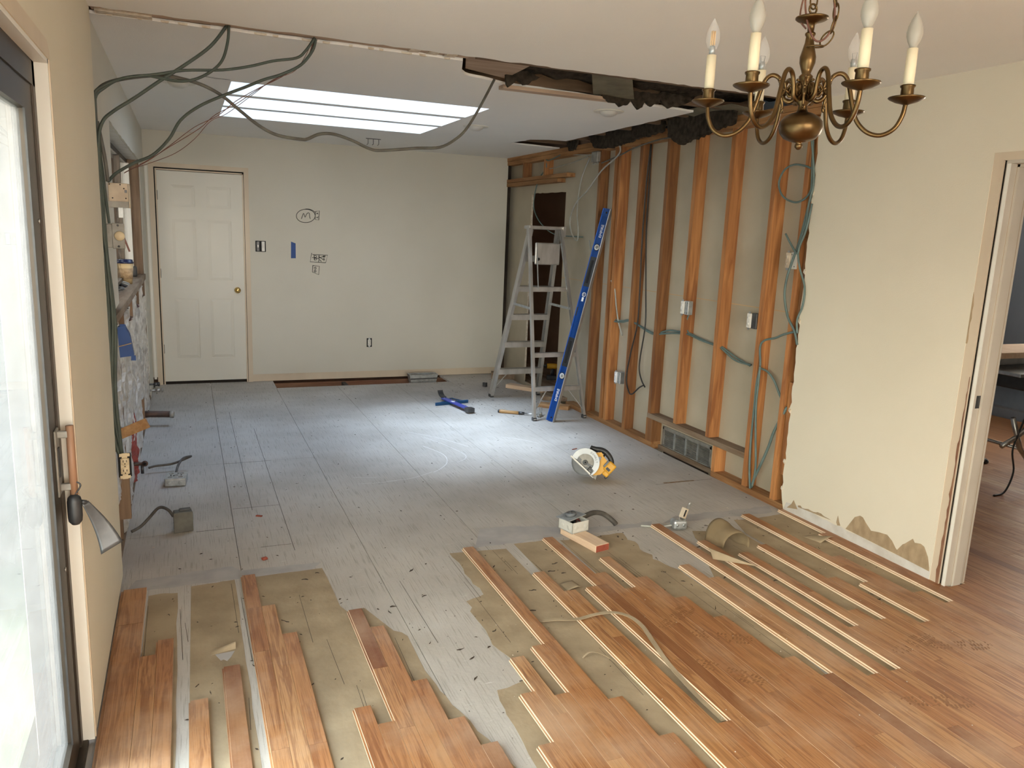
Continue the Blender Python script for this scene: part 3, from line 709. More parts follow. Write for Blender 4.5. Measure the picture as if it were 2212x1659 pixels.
MB().box((XS, 4.225, .04), (XRB, 4.262, .222)).build('cripple', 'stud_wood', sf)
for z0, z1 in ((.22, .80), (1.06, 1.66), (1.76, 2.34)): MB().box((XS+.006, 3.50, z0), (XRB-.02, 3.60, z1)).build('blocking', 'stud_wood', sf)
MB().box((XS+.05, 3.44, .04), (XRB, 3.60, 2.34)).build('corner_stud', 'old_stud', sf)
# header pieces near the corner
MB().box((XS, 6.98, 2.122), (XRB, 8.30, 2.160)).build('header', 'stud_wood_y', sf)
MB().box((XS, 6.78, 2.164), (XRB, 8.30, 2.200)).build('header', 'stud_wood_y', sf)
for y in (7.27, 7.80): MB().box((XS, y, 2.200), (XRB, y+.04, 2.352)).build('cripple', 'stud_wood', sf)
# heating grille set in the side room's wall, seen from behind
gr = struct('wall_vent', MB().box((XRB-.006, 4.385, .150), (XRB+.02, 5.005, .176)).box((XRB-.006, 4.385, -.008), (XRB+.02, 5.005, .022)).box((XRB-.006, 4.385, .0), (XRB+.02, 4.40, .17)).box((XRB-.006, 4.99, .0), (XRB+.02, 5.005, .17)), 'galv_dull', label='steel heating grille low between the studs')
for y in (4.545, 4.695, 4.845): MB().box((XRB-.008, y-.004, .022), (XRB+.012, y+.004, .150)).build('bar', 'galvanized', gr)
for i in range(11): MB().beam((XRB+.006, 4.40, .028+i*.0112), (XRB+.006, 4.99, .028+i*.0112), .012, .003, (1, 0, .7)).build('slat', 'galv_dull', gr)
MB().box((XRB-.022, 4.28, -.020), (XRB-.007, 5.03, .016)).build('frame_strip', 'dusty_wood', gr)
MB().box((XS-.03, 4.27, -.30), (XRB, 5.03, -.10)).build('slot_floor', 'slot_black', gr)
MB().box((XRB+.013, 4.385, -.05), (XRB+.018, 5.005, .18)).build('duct_back', 'crawl_dark', gr)

# ---- doorway jamb on the right
mb = MB().prism([(2.485, .0), (2.485, 2.055), (JY0-.06, 2.055), (JY0-.06, 2.02), (2.437, 2.02), (2.437, .0)], XR+.002, XS, 'x')
t7 = struct('trim_7', mb, 'paint_jamb', label='stripped beige strip around the right doorway')
MB().prism(chain_poly([(2.452, .02), (2.438, .02), (2.438, 1.05)], ragged((2.440, 1.05), (2.455, .03), .03, .004, 61)), XR+.0005, XR+.004, 'x').build('torn_patch', 'red_joist', t7)
MB().prism(chain_poly([(2.490, 1.20), (2.478, 1.20)], ragged((2.476, 1.22), (2.480, 1.45), .03, .004, 62), [(2.490, 1.46)]), XR+.0005, XR+.004, 'x').build('torn_patch', 'torn_paper', t7)
MB().box((XR+.02, 2.424, .0), (XRB, 2.437, 2.03)).build('jamb_gap', 'crawl_dark', t7)
mb = MB()
mb.box((XR+.006, JY-.018, .0), (3.485, JY, HZ)).box((XR+.006, JY0, HZ), (3.485, JY, HZ+.018)).box((XR+.006, JY0-.018, 0), (3.485, JY0, HZ))
mb.box((XR+.052, JY-.030, .0), (XR+.100, JY-.018, HZ)).box((XR+.052, JY0+.018, HZ-.012), (XR+.100, JY-.018, HZ))
t8 = struct('trim_8', mb, 'paint_jamb_white', label='painted jamb and stop of the right doorway')
for x in (XR+.0505, XR+.1005, XR+.128): MB().box((x, JY-.0186, .0), (x+.0022, JY-.0178, HZ)).build('joint_line', 'torn_paper', t8)
MB().box((XR+.005, JY-.0195, .0), (XR+.009, JY-.004, HZ)).build('paint_edge', 'paint_white', t8)
MB().box((XR+.024, JY-.0195, .905), (XR+.050, JY-.018, .965)).build('strike_plate', 'dark_steel', t8)

# ---- side room behind the doorway
mb = MB().box((3.453, 5.30, 0), (4.3, 5.32, 2.6)).box((5.1, 5.30, 0), (7.5, 5.32, 2.6)).box((7.5, 4.8, 0), (7.52, 5.32, 2.6)).box((7.5, -3.6, 0), (7.52, 3.3, 2.6)).box((7.5, 3.3, 2.15), (7.52, 4.8, 2.6)).box((7.5, 3.3, 0), (7.52, 4.8, .75)).box((3.453, -3.62, 0), (7.5, -3.6, 2.6)).box((3.454, 2.45, .0), (3.458, 5.30, 2.6))
struct('wall_side', mb, 'blue_grey_wall', label='grey blue wall of the room beyond the right doorway')
struct('ceiling', MB().box((3.453, -3.6, ZC), (7.5, 5.3, ZC+.013)), 'paint_ceiling', label='ceiling of the room beyond the right doorway')
# dim brown hall behind the cut opening near the corner
mb = MB().box((3.46, 9.4, -.1), (5.6, 9.42, 2.6)).box((5.2, 5.34, -.1), (5.22, 9.4, 2.6)).box((3.46, 5.34, -.1), (4.3, 5.36, 2.6)).box((3.46, 5.36, 2.41), (5.2, 9.4, 2.43))  # left open to the side room, out of view, to let light in
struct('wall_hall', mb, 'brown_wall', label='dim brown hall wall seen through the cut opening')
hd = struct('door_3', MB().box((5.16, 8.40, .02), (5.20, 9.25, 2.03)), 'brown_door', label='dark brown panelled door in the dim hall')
for a, b in ((8.50, 8.78), (8.87, 9.15)):
    for c, d in ((.2, .85), (1.0, 1.55), (1.65, 1.92)): MB().cbox((5.150, a, c), (5.162, b, d), .006).build('panel', 'brown_door', hd)
struct('floor_hall', MB().box((3.46, 5.36, -.04), (5.2, 9.4, .0)), 'dusty_wood', label='dusty floor of the dim hall')

# ---- rear of the front room, behind the camera
mb = MB().box((-.47, -2.42, 0), (-.25, -2.4, 2.9)).box((2.15, -2.42, 0), (3.46, -2.4, 2.9)).box((-.25, -2.42, 0), (2.15, -2.4, .35)).box((-.25, -2.42, 2.25), (2.15, -2.4, 2.9))
struct('wall_front', mb, 'paint_wall', label='cream wall behind the viewpoint with an added window')
mb = MB()
for a, b in (((-.25, .35), (2.15, .39)), ((-.25, 2.21), (2.15, 2.25)), ((-.25, .35), (-.21, 2.25)), ((2.11, .35), (2.15, 2.25)), ((.93, .35), (.97, 2.25))): mb.box((a[0], -2.44, a[1]), (b[0], -2.39, b[1]))
w3 = struct('added_window', mb, 'paint_white', label='added wide white window behind the viewpoint, lighting the front room')  # unseen window added, sized and placed to light the front room
for a, b in ((-.21, .93), (.97, 2.11)): MB().box((a, -2.416, .39), (b, -2.412, 2.21)).build('pane', 'clear_glass', w3)
mb = MB()
for a, b in (((3.3, .75), (4.8, .79)), ((3.3, 2.11), (4.8, 2.15)), ((3.3, .75), (3.34, 2.15)), ((4.76, .75), (4.8, 2.15))): mb.box((7.49, a[0], a[1]), (7.53, b[0], b[1]))
w4 = struct('window_4', mb, 'paint_white', label='window of the room beyond the right doorway')
MB().box((7.508, 3.34, .79), (7.512, 4.76, 2.11)).build('pane', 'clear_glass', w4)
struct('floor_side', MB().box((3.453, -2.4, -.03), (7.5, 5.30, .0012)), 'oak_slab', label='floor base of the room beyond the right doorway')
# ---- outdoors
struct('lawn', MB().box((-16, -9, -.62), (-.60, 14, -.28)), 'grass_soil', label='patchy lawn outside the glass door')
struct('bounce_slab', MB().box((-6, -16, -.62), (12, -4.3, -.28)).box((-.55, -4.3, -.62), (12, -2.6, -.28)), 'bounce_concrete', label='added pale slab outside the rear window, bouncing light indoors')  # unseen slab added to bounce daylight up to the front ceiling
struct('bounce_slab', MB().box((-5.5, -9, -.30), (-.55, 1.0, -.20)), 'bounce_concrete', label='added pale slab outside the glass door, bouncing light indoors')  # second added slab, reflecting daylight in through the glass door
mb = MB()
for i in range(17): mb.beam((-9.0+.01*i % 3, -4, -.2+i*.16), (-9.0, 11, -.2+i*.16), .03, .155, (0, 0, 1))
struct('neighbour_wall', mb, 'siding', label='pale siding of a neighbouring house outside')
mb = MB()
for i in range(21): mb.beam((-1.35, 4.0, -.2+i*.15), (-1.35, 9.8, -.2+i*.15), .03, .146, (0, 0, 1))
struct('added_light_screen', mb, 'siding', label='added board screen cutting daylight outside the kitchen window')  # boards added to cut the daylight reaching the kitchen window

# ---- oak strip floor, torn back to a stepped edge: every strip is its own plank
oakf = empty('oak_floor', (0, 0, 0)); tag(oakf, 'honey brown oak strip floor with a broken stepped edge', kind='structure')
PW = .0567; X0 = -.209
def plank_mesh():
    t = .019; z0 = .0018; w = PW-.0007
    prof = [(0, t), (0, .0125), (-.006, .0125), (-.006, .0065), (0, .0065), (0, z0), (w, z0), (w, .006), (w-.0068, .006), (w-.0068, .013), (w, .013), (w, t), (w-.0008, t+.0006), (.0008, t+.0006)]
    n = len(prof)
    vs = [(x, 0, z) for x, z in prof] + [(x, 1, z) for x, z in prof]
    me = bpy.data.meshes.new('plank')
    fs = [tuple(range(n)), tuple(range(2*n-1, n-1, -1))] + [(i, n+i, n+(i+1) % n, (i+1) % n) for i in range(n)]
    me.from_pydata(vs, [], fs)
    me.materials.append(M['oak']); me.materials.append(M['oak_raw'])
    for p in me.polygons: p.material_index = 0 if (p.normal.z > .3 or abs(p.normal.y) > .5) else 1
    me.update(); return me
PM = plank_mesh()
def plank(x, y0, y1, sx=1.):
    o = bpy.data.objects.new('plank', PM); C.objects.link(o); o.parent = oakf
    o.location = (x, y0+.0004, random.uniform(0, .0006)); o.scale = (sx, y1-y0-.0008, 1)
    return o
END = {0: 2.934, 1: 3.040, 2: None, 3: 2.584, 4: None, 5: 2.766, 6: None, 7: 3.535, 8: 3.204, 9: 2.940, 10: None, 11: None, 12: 2.3625, 13: 2.252,
       14: 3.055, 15: 2.883, 16: 2.456, 17: 2.20, 18: 2.042, 19: None, 20: None, 21: 1.977, 22: 2.255, 23: 2.485, 24: 2.209, 25: 2.538, 26: 3.538, 27: 2.126, 28: 1.890, 29: None,
       30: 3.155, 31: 2.932, 32: 1.881, 33: 2.935, 34: 3.535, 35: 3.055, 36: 2.867, 37: 3.214, 38: 2.954, 39: 2.716, 40: 2.506, 41: 2.139, 42: 1.994, 43: 3.011, 44: 2.842, 45: 1.934,
       46: 3.535, 47: 1.930, 48: 3.250, 49: 2.245, 50: 3.046, 51: 2.365, 52: 2.255, 53: 3.102, 54: 2.658, 55: 2.174, 56: 2.565, 57: 3.516, 58: 2.857, 59: 2.405, 60: 2.278, 61: 3.130, 62: 3.523}
JOINT = {7: [3.20], 26: [2.55], 0: [], 43: [2.3], 46: [2.75], 57: [2.75], 34: [2.94], 48: [2.6], 30: [2.3], 62: [2.75]}
YN = 1.05
R_ = random.Random(11)
for y0, y1 in ((3.207, 3.537), (2.2, 3.206), (YN, 2.2)): plank(-.302, y0, y1, .093/PW)
for k in range(63):
    e = END[k]; x = X0+k*PW
    if e is None: e = 1.52 if k not in (2, 4, 6, 10, 11) else 1.30
    ys = [e]; lim = list(JOINT.get(k, []))
    y = e
    while y > YN+.12:
        if lim: nx = lim.pop(0)
        else: nx = y-R_.choice((.42, .58, .75, .95, 1.25))*R_.uniform(.8, 1.2)
        if nx < YN+.25: nx = YN
        plank(x, nx, y); y = nx
# the strip floor runs on through the doorway
for k in range(63, 106):
    x = X0+k*PW
    if x < 3.30: continue
    y = 4.9+R_.uniform(-.3, .3); lo = 1.05 if x > 3.46 else 1.62
    top = y if x > 3.47 else JY-.03
    y = top
    while y > lo+.3:
        nx = max(lo, y-R_.uniform(.7, 1.5))
        if nx-lo < .3: nx = lo
        plank(x, nx, y); y = nx
mb = MB().box((-.302, -3.6, .0018), (7.4, YN, .0196)).box((X0+106*PW, YN, .0018), (7.4, 5.2, .0196))
o = mb.build('plank_field', 'oak_slab', oakf); o['kind'] = 'stuff'

# boot prints pressed into the dust on the oak
def boot(x, y, ang):
    mb = MB(); R = random.Random(int(x*1000)); c, sn = math.cos(ang), math.sin(ang)
    for i in range(20):
        t = i/19
        if .36 < t < .44: continue
        l = -.14+.28*t; hw = (.046 if t > .6 else .034)*math.sqrt(max(.05, 1-abs(2*t-1)**4))
        for k in (-1, 0, 1):
            if R.random() < .22: continue
            a0 = k*hw*.66; w = hw*.27; h = .0042
            pts = [(l-h, a0-w), (l+h, a0-w+.004), (l+h+.003, a0+w), (l-h+.003, a0+w)]
            vs = [(x+p*c-q*sn, y+p*sn+q*c, .02055) for p, q in pts]; mb.add(vs, [(0, 1, 2, 3)])
    mb.build('boot_print', 'boot_damp', oakf)
for b in ((1.845, 2.13, -.95), (1.90, 2.555, .5), (1.98, 2.36, -.6), (2.899, 1.978, -.3), (2.45, 1.72, -.35), (2.72, 2.05, .2)): boot(*b)

# ================================================================== THINGS
# ---- underlay paper left on the subfloor
def paper(pts, label, z=.0013):
    o = MB().prism(pts, .0001, z).build('underlay_paper', 'kraft_paper')
    tag(o, label, 'paper', 'underlay paper on the subfloor'); return o
paper(chain_poly([(-.222, 1.1), (-.083, 1.1)], ragged((-.083, 1.1), (-.085, 3.47), .15, .004, 71), ragged((-.085, 3.48), (-.222, 3.50), .02, .012, 72)), 'tan underlay paper strip nearest the left drywall')
paper(chain_poly([(-.062, 1.1), (.160, 1.1)], ragged((.158, 1.1), (.156, 3.535), .15, .003, 73), ragged((.156, 3.54), (-.06, 3.525), .025, .004, 74)), 'tan underlay paper panel with a torn flap, left of the longest left strip')
paper(chain_poly([(.186, 1.1), (.86, 1.1)], ragged((.86, 1.1), (.885, 1.93), .06, .008, 75), ragged((.885, 1.93), (.80, 2.30), .05, .006, 76), ragged((.80, 2.30), (.765, 2.60), .05, .006, 77), [(.775, 2.79)], ragged((.775, 2.80), (.705, 2.91), .03, .008, 78), [(.66, 3.09), (.585, 3.08), (.568, 3.13)], ragged((.565, 3.14), (.553, 3.545), .1, .004, 79), ragged((.553, 3.548), (.188, 3.545), .05, .003, 80)), 'broad tan underlay paper around the left oak strips')
paper(chain_poly([(.93, 1.2), (1.49, 1.2), (1.49, 3.50)], ragged((1.49, 3.50), (1.20, 3.53), .04, .004, 81), ragged((1.19, 3.53), (1.197, 3.05), .06, .010, 82), ragged((1.197, 3.05), (1.10, 3.01), .03, .006, 83), ragged((1.10, 3.01), (1.078, 2.53), .05, .010, 84), [(1.13, 2.44), (1.10, 2.37)], ragged((1.08, 2.35), (.98, 2.33), .03, .008, 85), ragged((.98, 2.33), (.935, 1.91), .05, .008, 86)), 'tan underlay paper beside the bare subfloor lane')
paper(chain_poly([(1.515, 1.3), (1.70, 1.3), (1.74, 3.53)], ragged((1.74, 3.54), (1.52, 3.545), .03, .006, 87)), 'narrow tan paper strip between oak strips, middle of the floor')
paper(chain_poly([(1.76, 1.3), (2.15, 1.3), (2.235, 2.20), (2.22, 2.95)], ragged((2.22, 2.95), (2.17, 3.25), .04, .02, 88), ragged((2.17, 3.25), (2.20, 3.50), .04, .02, 89), ragged((2.20, 3.51), (1.78, 3.52), .04, .010, 90)), 'tan paper under the loose wood block')
paper(chain_poly([(2.24, 1.3), (2.80, 1.3), (2.86, 3.30)], ragged((2.86, 3.30), (2.60, 3.42), .04, .012, 91), ragged((2.60, 3.42), (2.48, 3.20), .05, .02, 92), [(2.33, 2.85)]), 'tan paper between the right oak strips')
paper(chain_poly([(2.88, 1.3), (3.33, 1.3), (3.33, 3.50)], ragged((3.33, 3.50), (3.06, 3.45), .04, .02, 93), ragged((3.06, 3.45), (2.90, 3.52), .04, .02, 94), [(2.88, 3.30)]), 'tan paper along the right wall')
# torn flap in the left panel
fl_ = MB().add(*solid_grid(lambda u, v: (.035+.09*u, 2.895+.05*v*(1-.4*u)+.02*u, .002+.022*math.sin(PI*v)*u), 6, 6, .0008)).build('torn_paper_flap', 'kraft_paper')
tag(fl_, 'torn paper flap lifted beside the short left oak strips', 'paper')
MB().prism([(.050, 2.895), (.068, 2.845), (.078, 2.85), (.090, 2.835), (.105, 2.86), (.120, 2.90)], .0014, .0022).build('bare_spot', 'glue_stain', fl_)
# curled piece of underlay by the right strips
def curl(u, v):
    # an arch standing on edge: long skirt on the left, hollow open to the right
    a = PI*1.12*u
    x = 2.555+.075*(1-math.cos(a))+.045*max(0., u-.8)*-1
    return (x+.025*v, 3.245-.13*v-.03*u*v, .021+.118*max(0., math.sin(a))**.75*(1-.30*v)+.004*math.sin(9*v))
cu = MB().smooth().add(*solid_grid(curl, 18, 10, .0010)).build('curled_paper', 'kraft_curl')
tag(cu, 'curled piece of brown underlay standing up among the right strips', 'paper')
c2 = MB().smooth().add(*solid_grid(lambda u, v: (2.44+.17*u-.05*v*u, 3.02-.15*u+.05*v, .021+.045*math.sin(PI*.5*v)*(1-u*.8)), 8, 6, .0010)).build('paper_scrap', 'kraft_paper')
tag(c2, 'pointed paper scrap lying across two right oak strips', 'paper')
c3 = MB().smooth().add(*solid_grid(lambda u, v: (3.16+.09*v+.03*u, 3.16-.11*u, .004+.028*math.sin(PI*.55*v)*u), 8, 6, .0010)).build('paper_scrap', 'kraft_paper')
tag(c3, 'lifted paper corner near the right wall', 'paper')
c4 = MB().smooth().add(*solid_grid(lambda u, v: (1.575+.07*u, 2.955+.085*v, .003+.016*math.sin(PI*.6*u)*(1-v*.6)), 6, 6, .0010)).build('paper_scrap', 'kraft_paper')
tag(c4, 'small curled paper scrap at the end of a middle oak strip', 'paper')
# long spline torn from the flooring
def ribbon(name, pts, w, t, m, label, cat, flat=True):
    P = smoothpath(pts, 6); vs = []; fs = []
    for i, p in enumerate(P):
        d = (P[min(i+1, len(P)-1)]-P[max(i-1, 0)]).normalized(); s = Vector((-d.y, d.x, 0)).normalized()
        for a, b in ((-1, 0), (1, 0), (1, 1), (-1, 1)): vs.append(p+s*(a*w/2)+Vector((0, 0, b*t)))
    for i in range(len(P)-1):
        for k in range(4): fs.append((i*4+k, i*4+(k+1) % 4, i*4+4+(k+1) % 4, i*4+4+k))
    fs += [(3, 2, 1, 0), tuple(len(vs)-4+k for k in range(4))]
    o = MB().smooth(False).add(vs, fs).build(name, m); tag(o, label, cat); return o
ribbon('paper_ribbon', [(1.335, 2.737, .004), (1.40, 2.70, .020), (1.48, 2.67, .024), (1.56, 2.665, .034), (1.63, 2.64, .045), (1.675, 2.58, .050), (1.690, 2.50, .045), (1.672, 2.38, .035), (1.655, 2.25, .022), (1.645, 2.05, .010), (1.648, 1.90, .006)], .020, .0015, 'kraft_paper', 'long curved ribbon of torn underlay across the middle strips', 'paper')
ribbon('paper_ribbon', [(1.375, 2.42, .003), (1.41, 2.425, .020), (1.45, 2.40, .016), (1.478, 2.33, .008), (1.487, 2.15, .004), (1.487, 1.80, .003)], .007, .0012, 'kraft_paper', 'thin torn paper thread in the open slot between strips', 'paper')

# ---- loose wood
def plankbox(name, c, L, W, Hh, rz, m, label, cat='wood scrap', bevel=.002, ry=0.):
    o = MB().cbox((-W/2, -L/2, 0), (W/2, L/2, Hh), bevel).build(name, m)
    o.location = c; o.rotation_euler = (0, ry, rz); tag(o, label, cat); return o
wbk = empty('wood_block', (1.930, 3.465, .0014), math.radians(12)); tag(wbk, 'short pale board with red-painted end under the white junction box', 'wood block')
MB().cbox((-.045, -.150, 0), (.045, .150, .038), .002).build('board', 'block_wood', wbk)
MB().box((-.043, -.1512, .002), (.043, -.1498, .036)).build('painted_end', 'block_end', wbk)
plankbox('wood_scrap', (3.19, 6.47, 0), .30, .09, .038, math.radians(50), 'scrap_wood', 'short brown board on the floor beside the leaning blue level')
plankbox('wood_scrap', (3.38, 6.78, .0), .34, .10, .04, math.radians(62), 'dusty_wood', 'dusty board end beside the ladder foot near the studs')
plankbox('wood_scrap', (3.27, 7.32, 0), .44, .10, .04, math.radians(38), 'block_wood', 'pale board lying behind the ladder near the cut opening')
plankbox('wood_scrap', (3.27, 7.98, 0), .26, .12, .07, math.radians(70), 'dusty_wood', 'stained block against the back wall behind the ladder')
plankbox('wood_sliver', (3.05, 4.205, 0), .24, .008, .004, math.radians(88), 'old_stud', 'long thin brown sliver of wood right of the saw', 'wood sliver', .001)
plankbox('wood_sliver', (2.72, 5.12, 0), .05, .009, .005, math.radians(-70), 'block_end', 'short reddish sliver behind the saw', 'wood sliver', .001)
plankbox('wood_sliver', (.330, 4.335, 0), .035, .014, .006, math.radians(60), 'block_end', 'small brown chip on the subfloor lane, left', 'wood sliver', .001)
plankbox('wood_knot', (.305, 3.73, 0), .022, .026, .012, .4, 'block_end', 'small reddish knot of wood just above the left strips', 'wood chip', .004)
plankbox('tool_bit', (2.90, 7.57, 0), .045, .030, .045, .5, 'dark_steel', 'small dark metal fitting on the floor left of the ladder', 'fitting', .005)

# ---- junction boxes on flexible leads
def jbox(root, s=(.10, .10, .054), m='galvanized', knock=True, lid=True):
    x, y, z = s
    MB().cbox((-x/2, -y/2, 0), (x/2, y/2, z), .008).build('box', m, root)
    if lid: MB().cbox((-x/2-.001, -y/2-.001, z-.001), (x/2+.001, y/2+.001, z+.004), .002).build('cover', m, root)
    if knock:
        k = 0
        for a in (-.5, .5):
            MB().lathe([(.011, 0), (.011, .0012), (.009, .0016), (0, .0012)], (a*x*.5, -y/2, z*.5), 14, (0, -1, 0)).build('knockout', 'galvanized', root)
jb = empty('junction_box', (-.102, 5.055, 0), math.radians(-6)); tag(jb, 'square steel junction box lying on the floor at the end of an armoured lead', 'junction box')
jbox(jb, (.122, .130, .050))
for a, b in ((-.025, -.03), (.025, -.03), (-.025, .03), (.025, .03), (0, 0)): MB().lathe([(.014, 0), (.014, .0015), (.011, .0022), (.011, .0008), (0, .0008)], (a*1.2, b*1.2, .0538), 14).build('knockout', 'galv_dull', jb)
for a, b in ((-.012, -.012), (-.03, 0), (.03, .0), (.008, .035)): MB().lathe([(.0042, 0), (.0042, .0035), (0, .0035)], (a, b, .053), 8).build('screw_hole', 'slot_black', jb)
MB().tube(smoothpath([(-.01, .055, .03), (-.005, .15, .07), (.02, .21, .10), (.055, .25, .10), (.05, .29, .085), (-.05, .27, .05), (-.15, .25, .045), (-.19, .23, .04)], 6), .0075, 10).build('lead', 'conduit_grey', jb)
jb2 = empty('junction_box', (-.062, 4.235, 0), math.radians(6)); tag(jb2, 'steel junction box standing on edge at the end of a grey lead', 'junction box')
MB().cbox((-.045, -.028, .004), (.045, .028, .112), .006).build('box', 'box_dull', jb2)
MB().cbox((-.047, -.031, .002), (.047, -.026, .110), .002).build('cover', 'box_dull', jb2)
MB().cbox((-.015, -.006, .110), (.040, .020, .120), .002).build('clamp', 'dark_steel', jb2)
MB().tube(smoothpath([(-.045, .0, .085), (-.07, .02, .12), (-.11, .05, .125), (-.16, .06, .07), (-.20, .05, .035), (-.245, .03, .02)], 6), .008, 10).build('lead', 'conduit_grey', jb2)
# white box with twist-lock outlet, on the wood block
jb3 = empty('junction_box', (1.912, 3.560, .0396), math.radians(14)); tag(jb3, 'pale square box with a round outlet, half open, sitting on the short board', 'junction box')
x = .058
mb = MB().box((-x, -x, 0), (x, x, .004)).box((-x, -x, 0), (-x+.004, x, .060)).box((x-.004, -x, 0), (x, x, .060)).box((-x, -x, 0), (x, -x+.004, .060)).box((-x, x-.004, 0), (x, x, .060))
mb.build('box', 'pvc_box', jb3)
for a in (-.028, .028): MB().lathe([(.013, 0), (.013, .001), (.011, .0015), (0, .001)], (-x, a, .03), 14, (-1, 0, 0)).build('knockout', 'pvc_box', jb3)
for a in (-.03, .035): MB().lathe([(.013, 0), (.013, .001), (.011, .0015), (0, .001)], (a, -x, .03), 14, (0, -1, 0)).build('knockout', 'pvc_box', jb3)
cv = MB().cbox((-.060, -.060, -.002), (.060, .060, .003), .002).build('cover', 'galvanized', jb3); cv.location = (-.012, .012, .074); cv.rotation_euler = (math.radians(-6), math.radians(-8), 0)
MB().lathe([(.030, 0), (.030, .012), (.026, .016), (.0, .016)], (0, 0, .003), 22).build('outlet_face', 'grey_plastic', cv)
MB().lathe([(.024, 0), (.024, .03), (.0, .03)], (0, 0, -.035), 16).build('outlet_body', 'black_plastic', cv)
for a in range(3):
    t = a*2.1+.4; MB().box((math.cos(t)*.014-.002, math.sin(t)*.014-.005, .0185), (math.cos(t)*.014+.002, math.sin(t)*.014+.005, .0196)).build('slot', 'slot_black', cv)
MB().tube(smoothpath([(.02, .0, .03), (.03, .02, .05), (.045, .01, .04), (.05, .0, .03)], 5), .004, 8).build('wire', 'red_plastic', jb3)
MB().tube(smoothpath([(.056, .02, .034), (.11, .025, .046), (.18, .03, .050), (.24, .015, .034), (.285, -.015, -.005), (.30, -.025, -.025)], 6), .0145, 12).build('conduit', 'conduit_grey', jb3)
# conduit body with a switch standing out of it
jb4 = empty('junction_box', (2.545, 3.478, .002), math.radians(-12)); tag(jb4, 'grey metal box with a loose switch hanging out, beside a right oak strip', 'junction box')
MB().cbox((-.042, -.034, 0), (.042, .034, .055), .014).build('box', 'galvanized', jb4)
for a, z in ((-.02, .018), (.018, .018)): MB().lathe([(.008, 0), (.008, .001), (0, .0015)], (a, -.034, z+.012), 12, (0, -1, 0)).build('knockout', 'galvanized', jb4)
for a in (-.02, .005, .03): MB().lathe([(.009, 0), (.009, .001), (0, .0015)], (a, -.010, .055), 12).build('knockout', 'galvanized', jb4)
sw = MB().cbox((-.014, -.016, 0), (.014, .016, .060), .003).build('switch', 'ivory_dirty', jb4); sw.location = (.018, .0, .062); sw.rotation_euler = (0, math.radians(24), math.radians(25))
MB().box((-.010, -.0175, .060), (.010, -.0150, .088)).build('strap', 'galvanized', sw)
MB().lathe([(.010, 0), (.010, .003), (0, .003)], (0, -.016, .090), 10, (0, -1, 0)).build('strap_ear', 'galvanized', sw)
MB().box((-.016, -.019, .010), (-.006, -.016, .050)).build('terminal_plate', 'black_plastic', sw)
MB().tube(smoothpath([(.0, 0, .05), (.012, .008, .075), (.02, -.006, .07), (.022, .0, .085)], 5), .002, 6).build('wire', 'cable_pale', jb4)
MB().tube(smoothpath([(-.04, .0, .02), (-.10, .01, .008), (-.17, .03, .006), (-.21, .045, .005)], 5), .006, 8).build('lead', 'cable_pale', jb4)

# ---- pipe stub and shut-off valves by the left wall
pp = empty('drain_pipe', (-.335, 6.58, .10)); tag(pp, 'short black drain pipe sticking out of the left wall', 'pipe')
MB().tube([(-.02, 0, 0), (.03, -.005, .002), (.19, -.03, -.002)], [.030, .026, .026], 16).build('pipe', 'iron_pipe', pp)
MB().lathe([(.024, 0), (.030, .002), (.030, .028), (.024, .03), (.021, .03), (.019, -.01)], (.178, -.028, -.002), 18, (.98, -.16, -.02)).build('collar', 'galv_dull', pp)
MB().lathe([(.019, 0), (0, .0005)], (.195, -.031, -.002), 16, (.98, -.16, -.02)).build('bore', 'slot_black', pp)
for i, (y, z, l, a) in enumerate(((7.32, .195, .085, 'upper dark shut-off valve with a round handle on the left wall'), (7.30, .145, .115, 'lower chrome shut-off valve on the left wall'))):
    v = empty('shutoff_valve', (-.335, y, z)); tag(v, a, 'valve', 'shut-off valves by the left wall')
    m = ('dark_steel', 'steel')[i]
    MB().tube([(-.02, 0, 0), (l*.6, 0, 0)], .008, 10).build('stub', m, v)
    MB().lathe([(.012, 0), (.016, .01), (.016, .03), (.010, .034), (0, .034)], (l*.5, 0, 0), 12, (1, 0, 0)).build('body', m, v)
    MB().lathe([(.018, 0), (.020, .004), (.020, .010), (.006, .014)], (l*.9, 0, .0), 12, (1, -.2, 0)).build('handle', m, v)
    MB().tube([(l*.55, 0, 0), (l*.55, 0, -.03)], .006, 8).build('outlet', m, v)
v = empty('shutoff_valve', (-.335, 4.98, .165)); tag(v, 'low iron gas valve beside the steel junction box', 'valve')
MB().tube([(-.03, 0, 0), (.05, 0, 0)], .010, 10).build('stub', 'iron_pipe', v)
MB().lathe([(.016, -.012), (.018, 0), (.016, .012)], (.065, 0, 0), 14, (0, -1, .2)).build('body', 'iron_pipe', v)
MB().lathe([(.009, .0), (0, .001)], (.065, -.0125, .0025), 10, (0, -1, .2)).build('bore', 'slot_black', v)
MB().tube([(.05, 0, -.01), (.05, 0, -.06)], .009, 10).build('outlet', 'dark_steel', v)
rp = MB().add(*crinkle(4.95, 5.35, .05, .42, -.350, 333, .03)).build('red_pipe_wrap', 'red_plastic'); tag(rp, 'torn red plastic wrap low on the left wall framing', 'wrap')
bc = MB().beam((-.33, 4.20, .555), (-.205, 4.16, .615), .018, .050).build('wood_block', 'scrap_wood'); tag(bc, 'short raw board nailed crosswise beside the left cables', 'wood block')

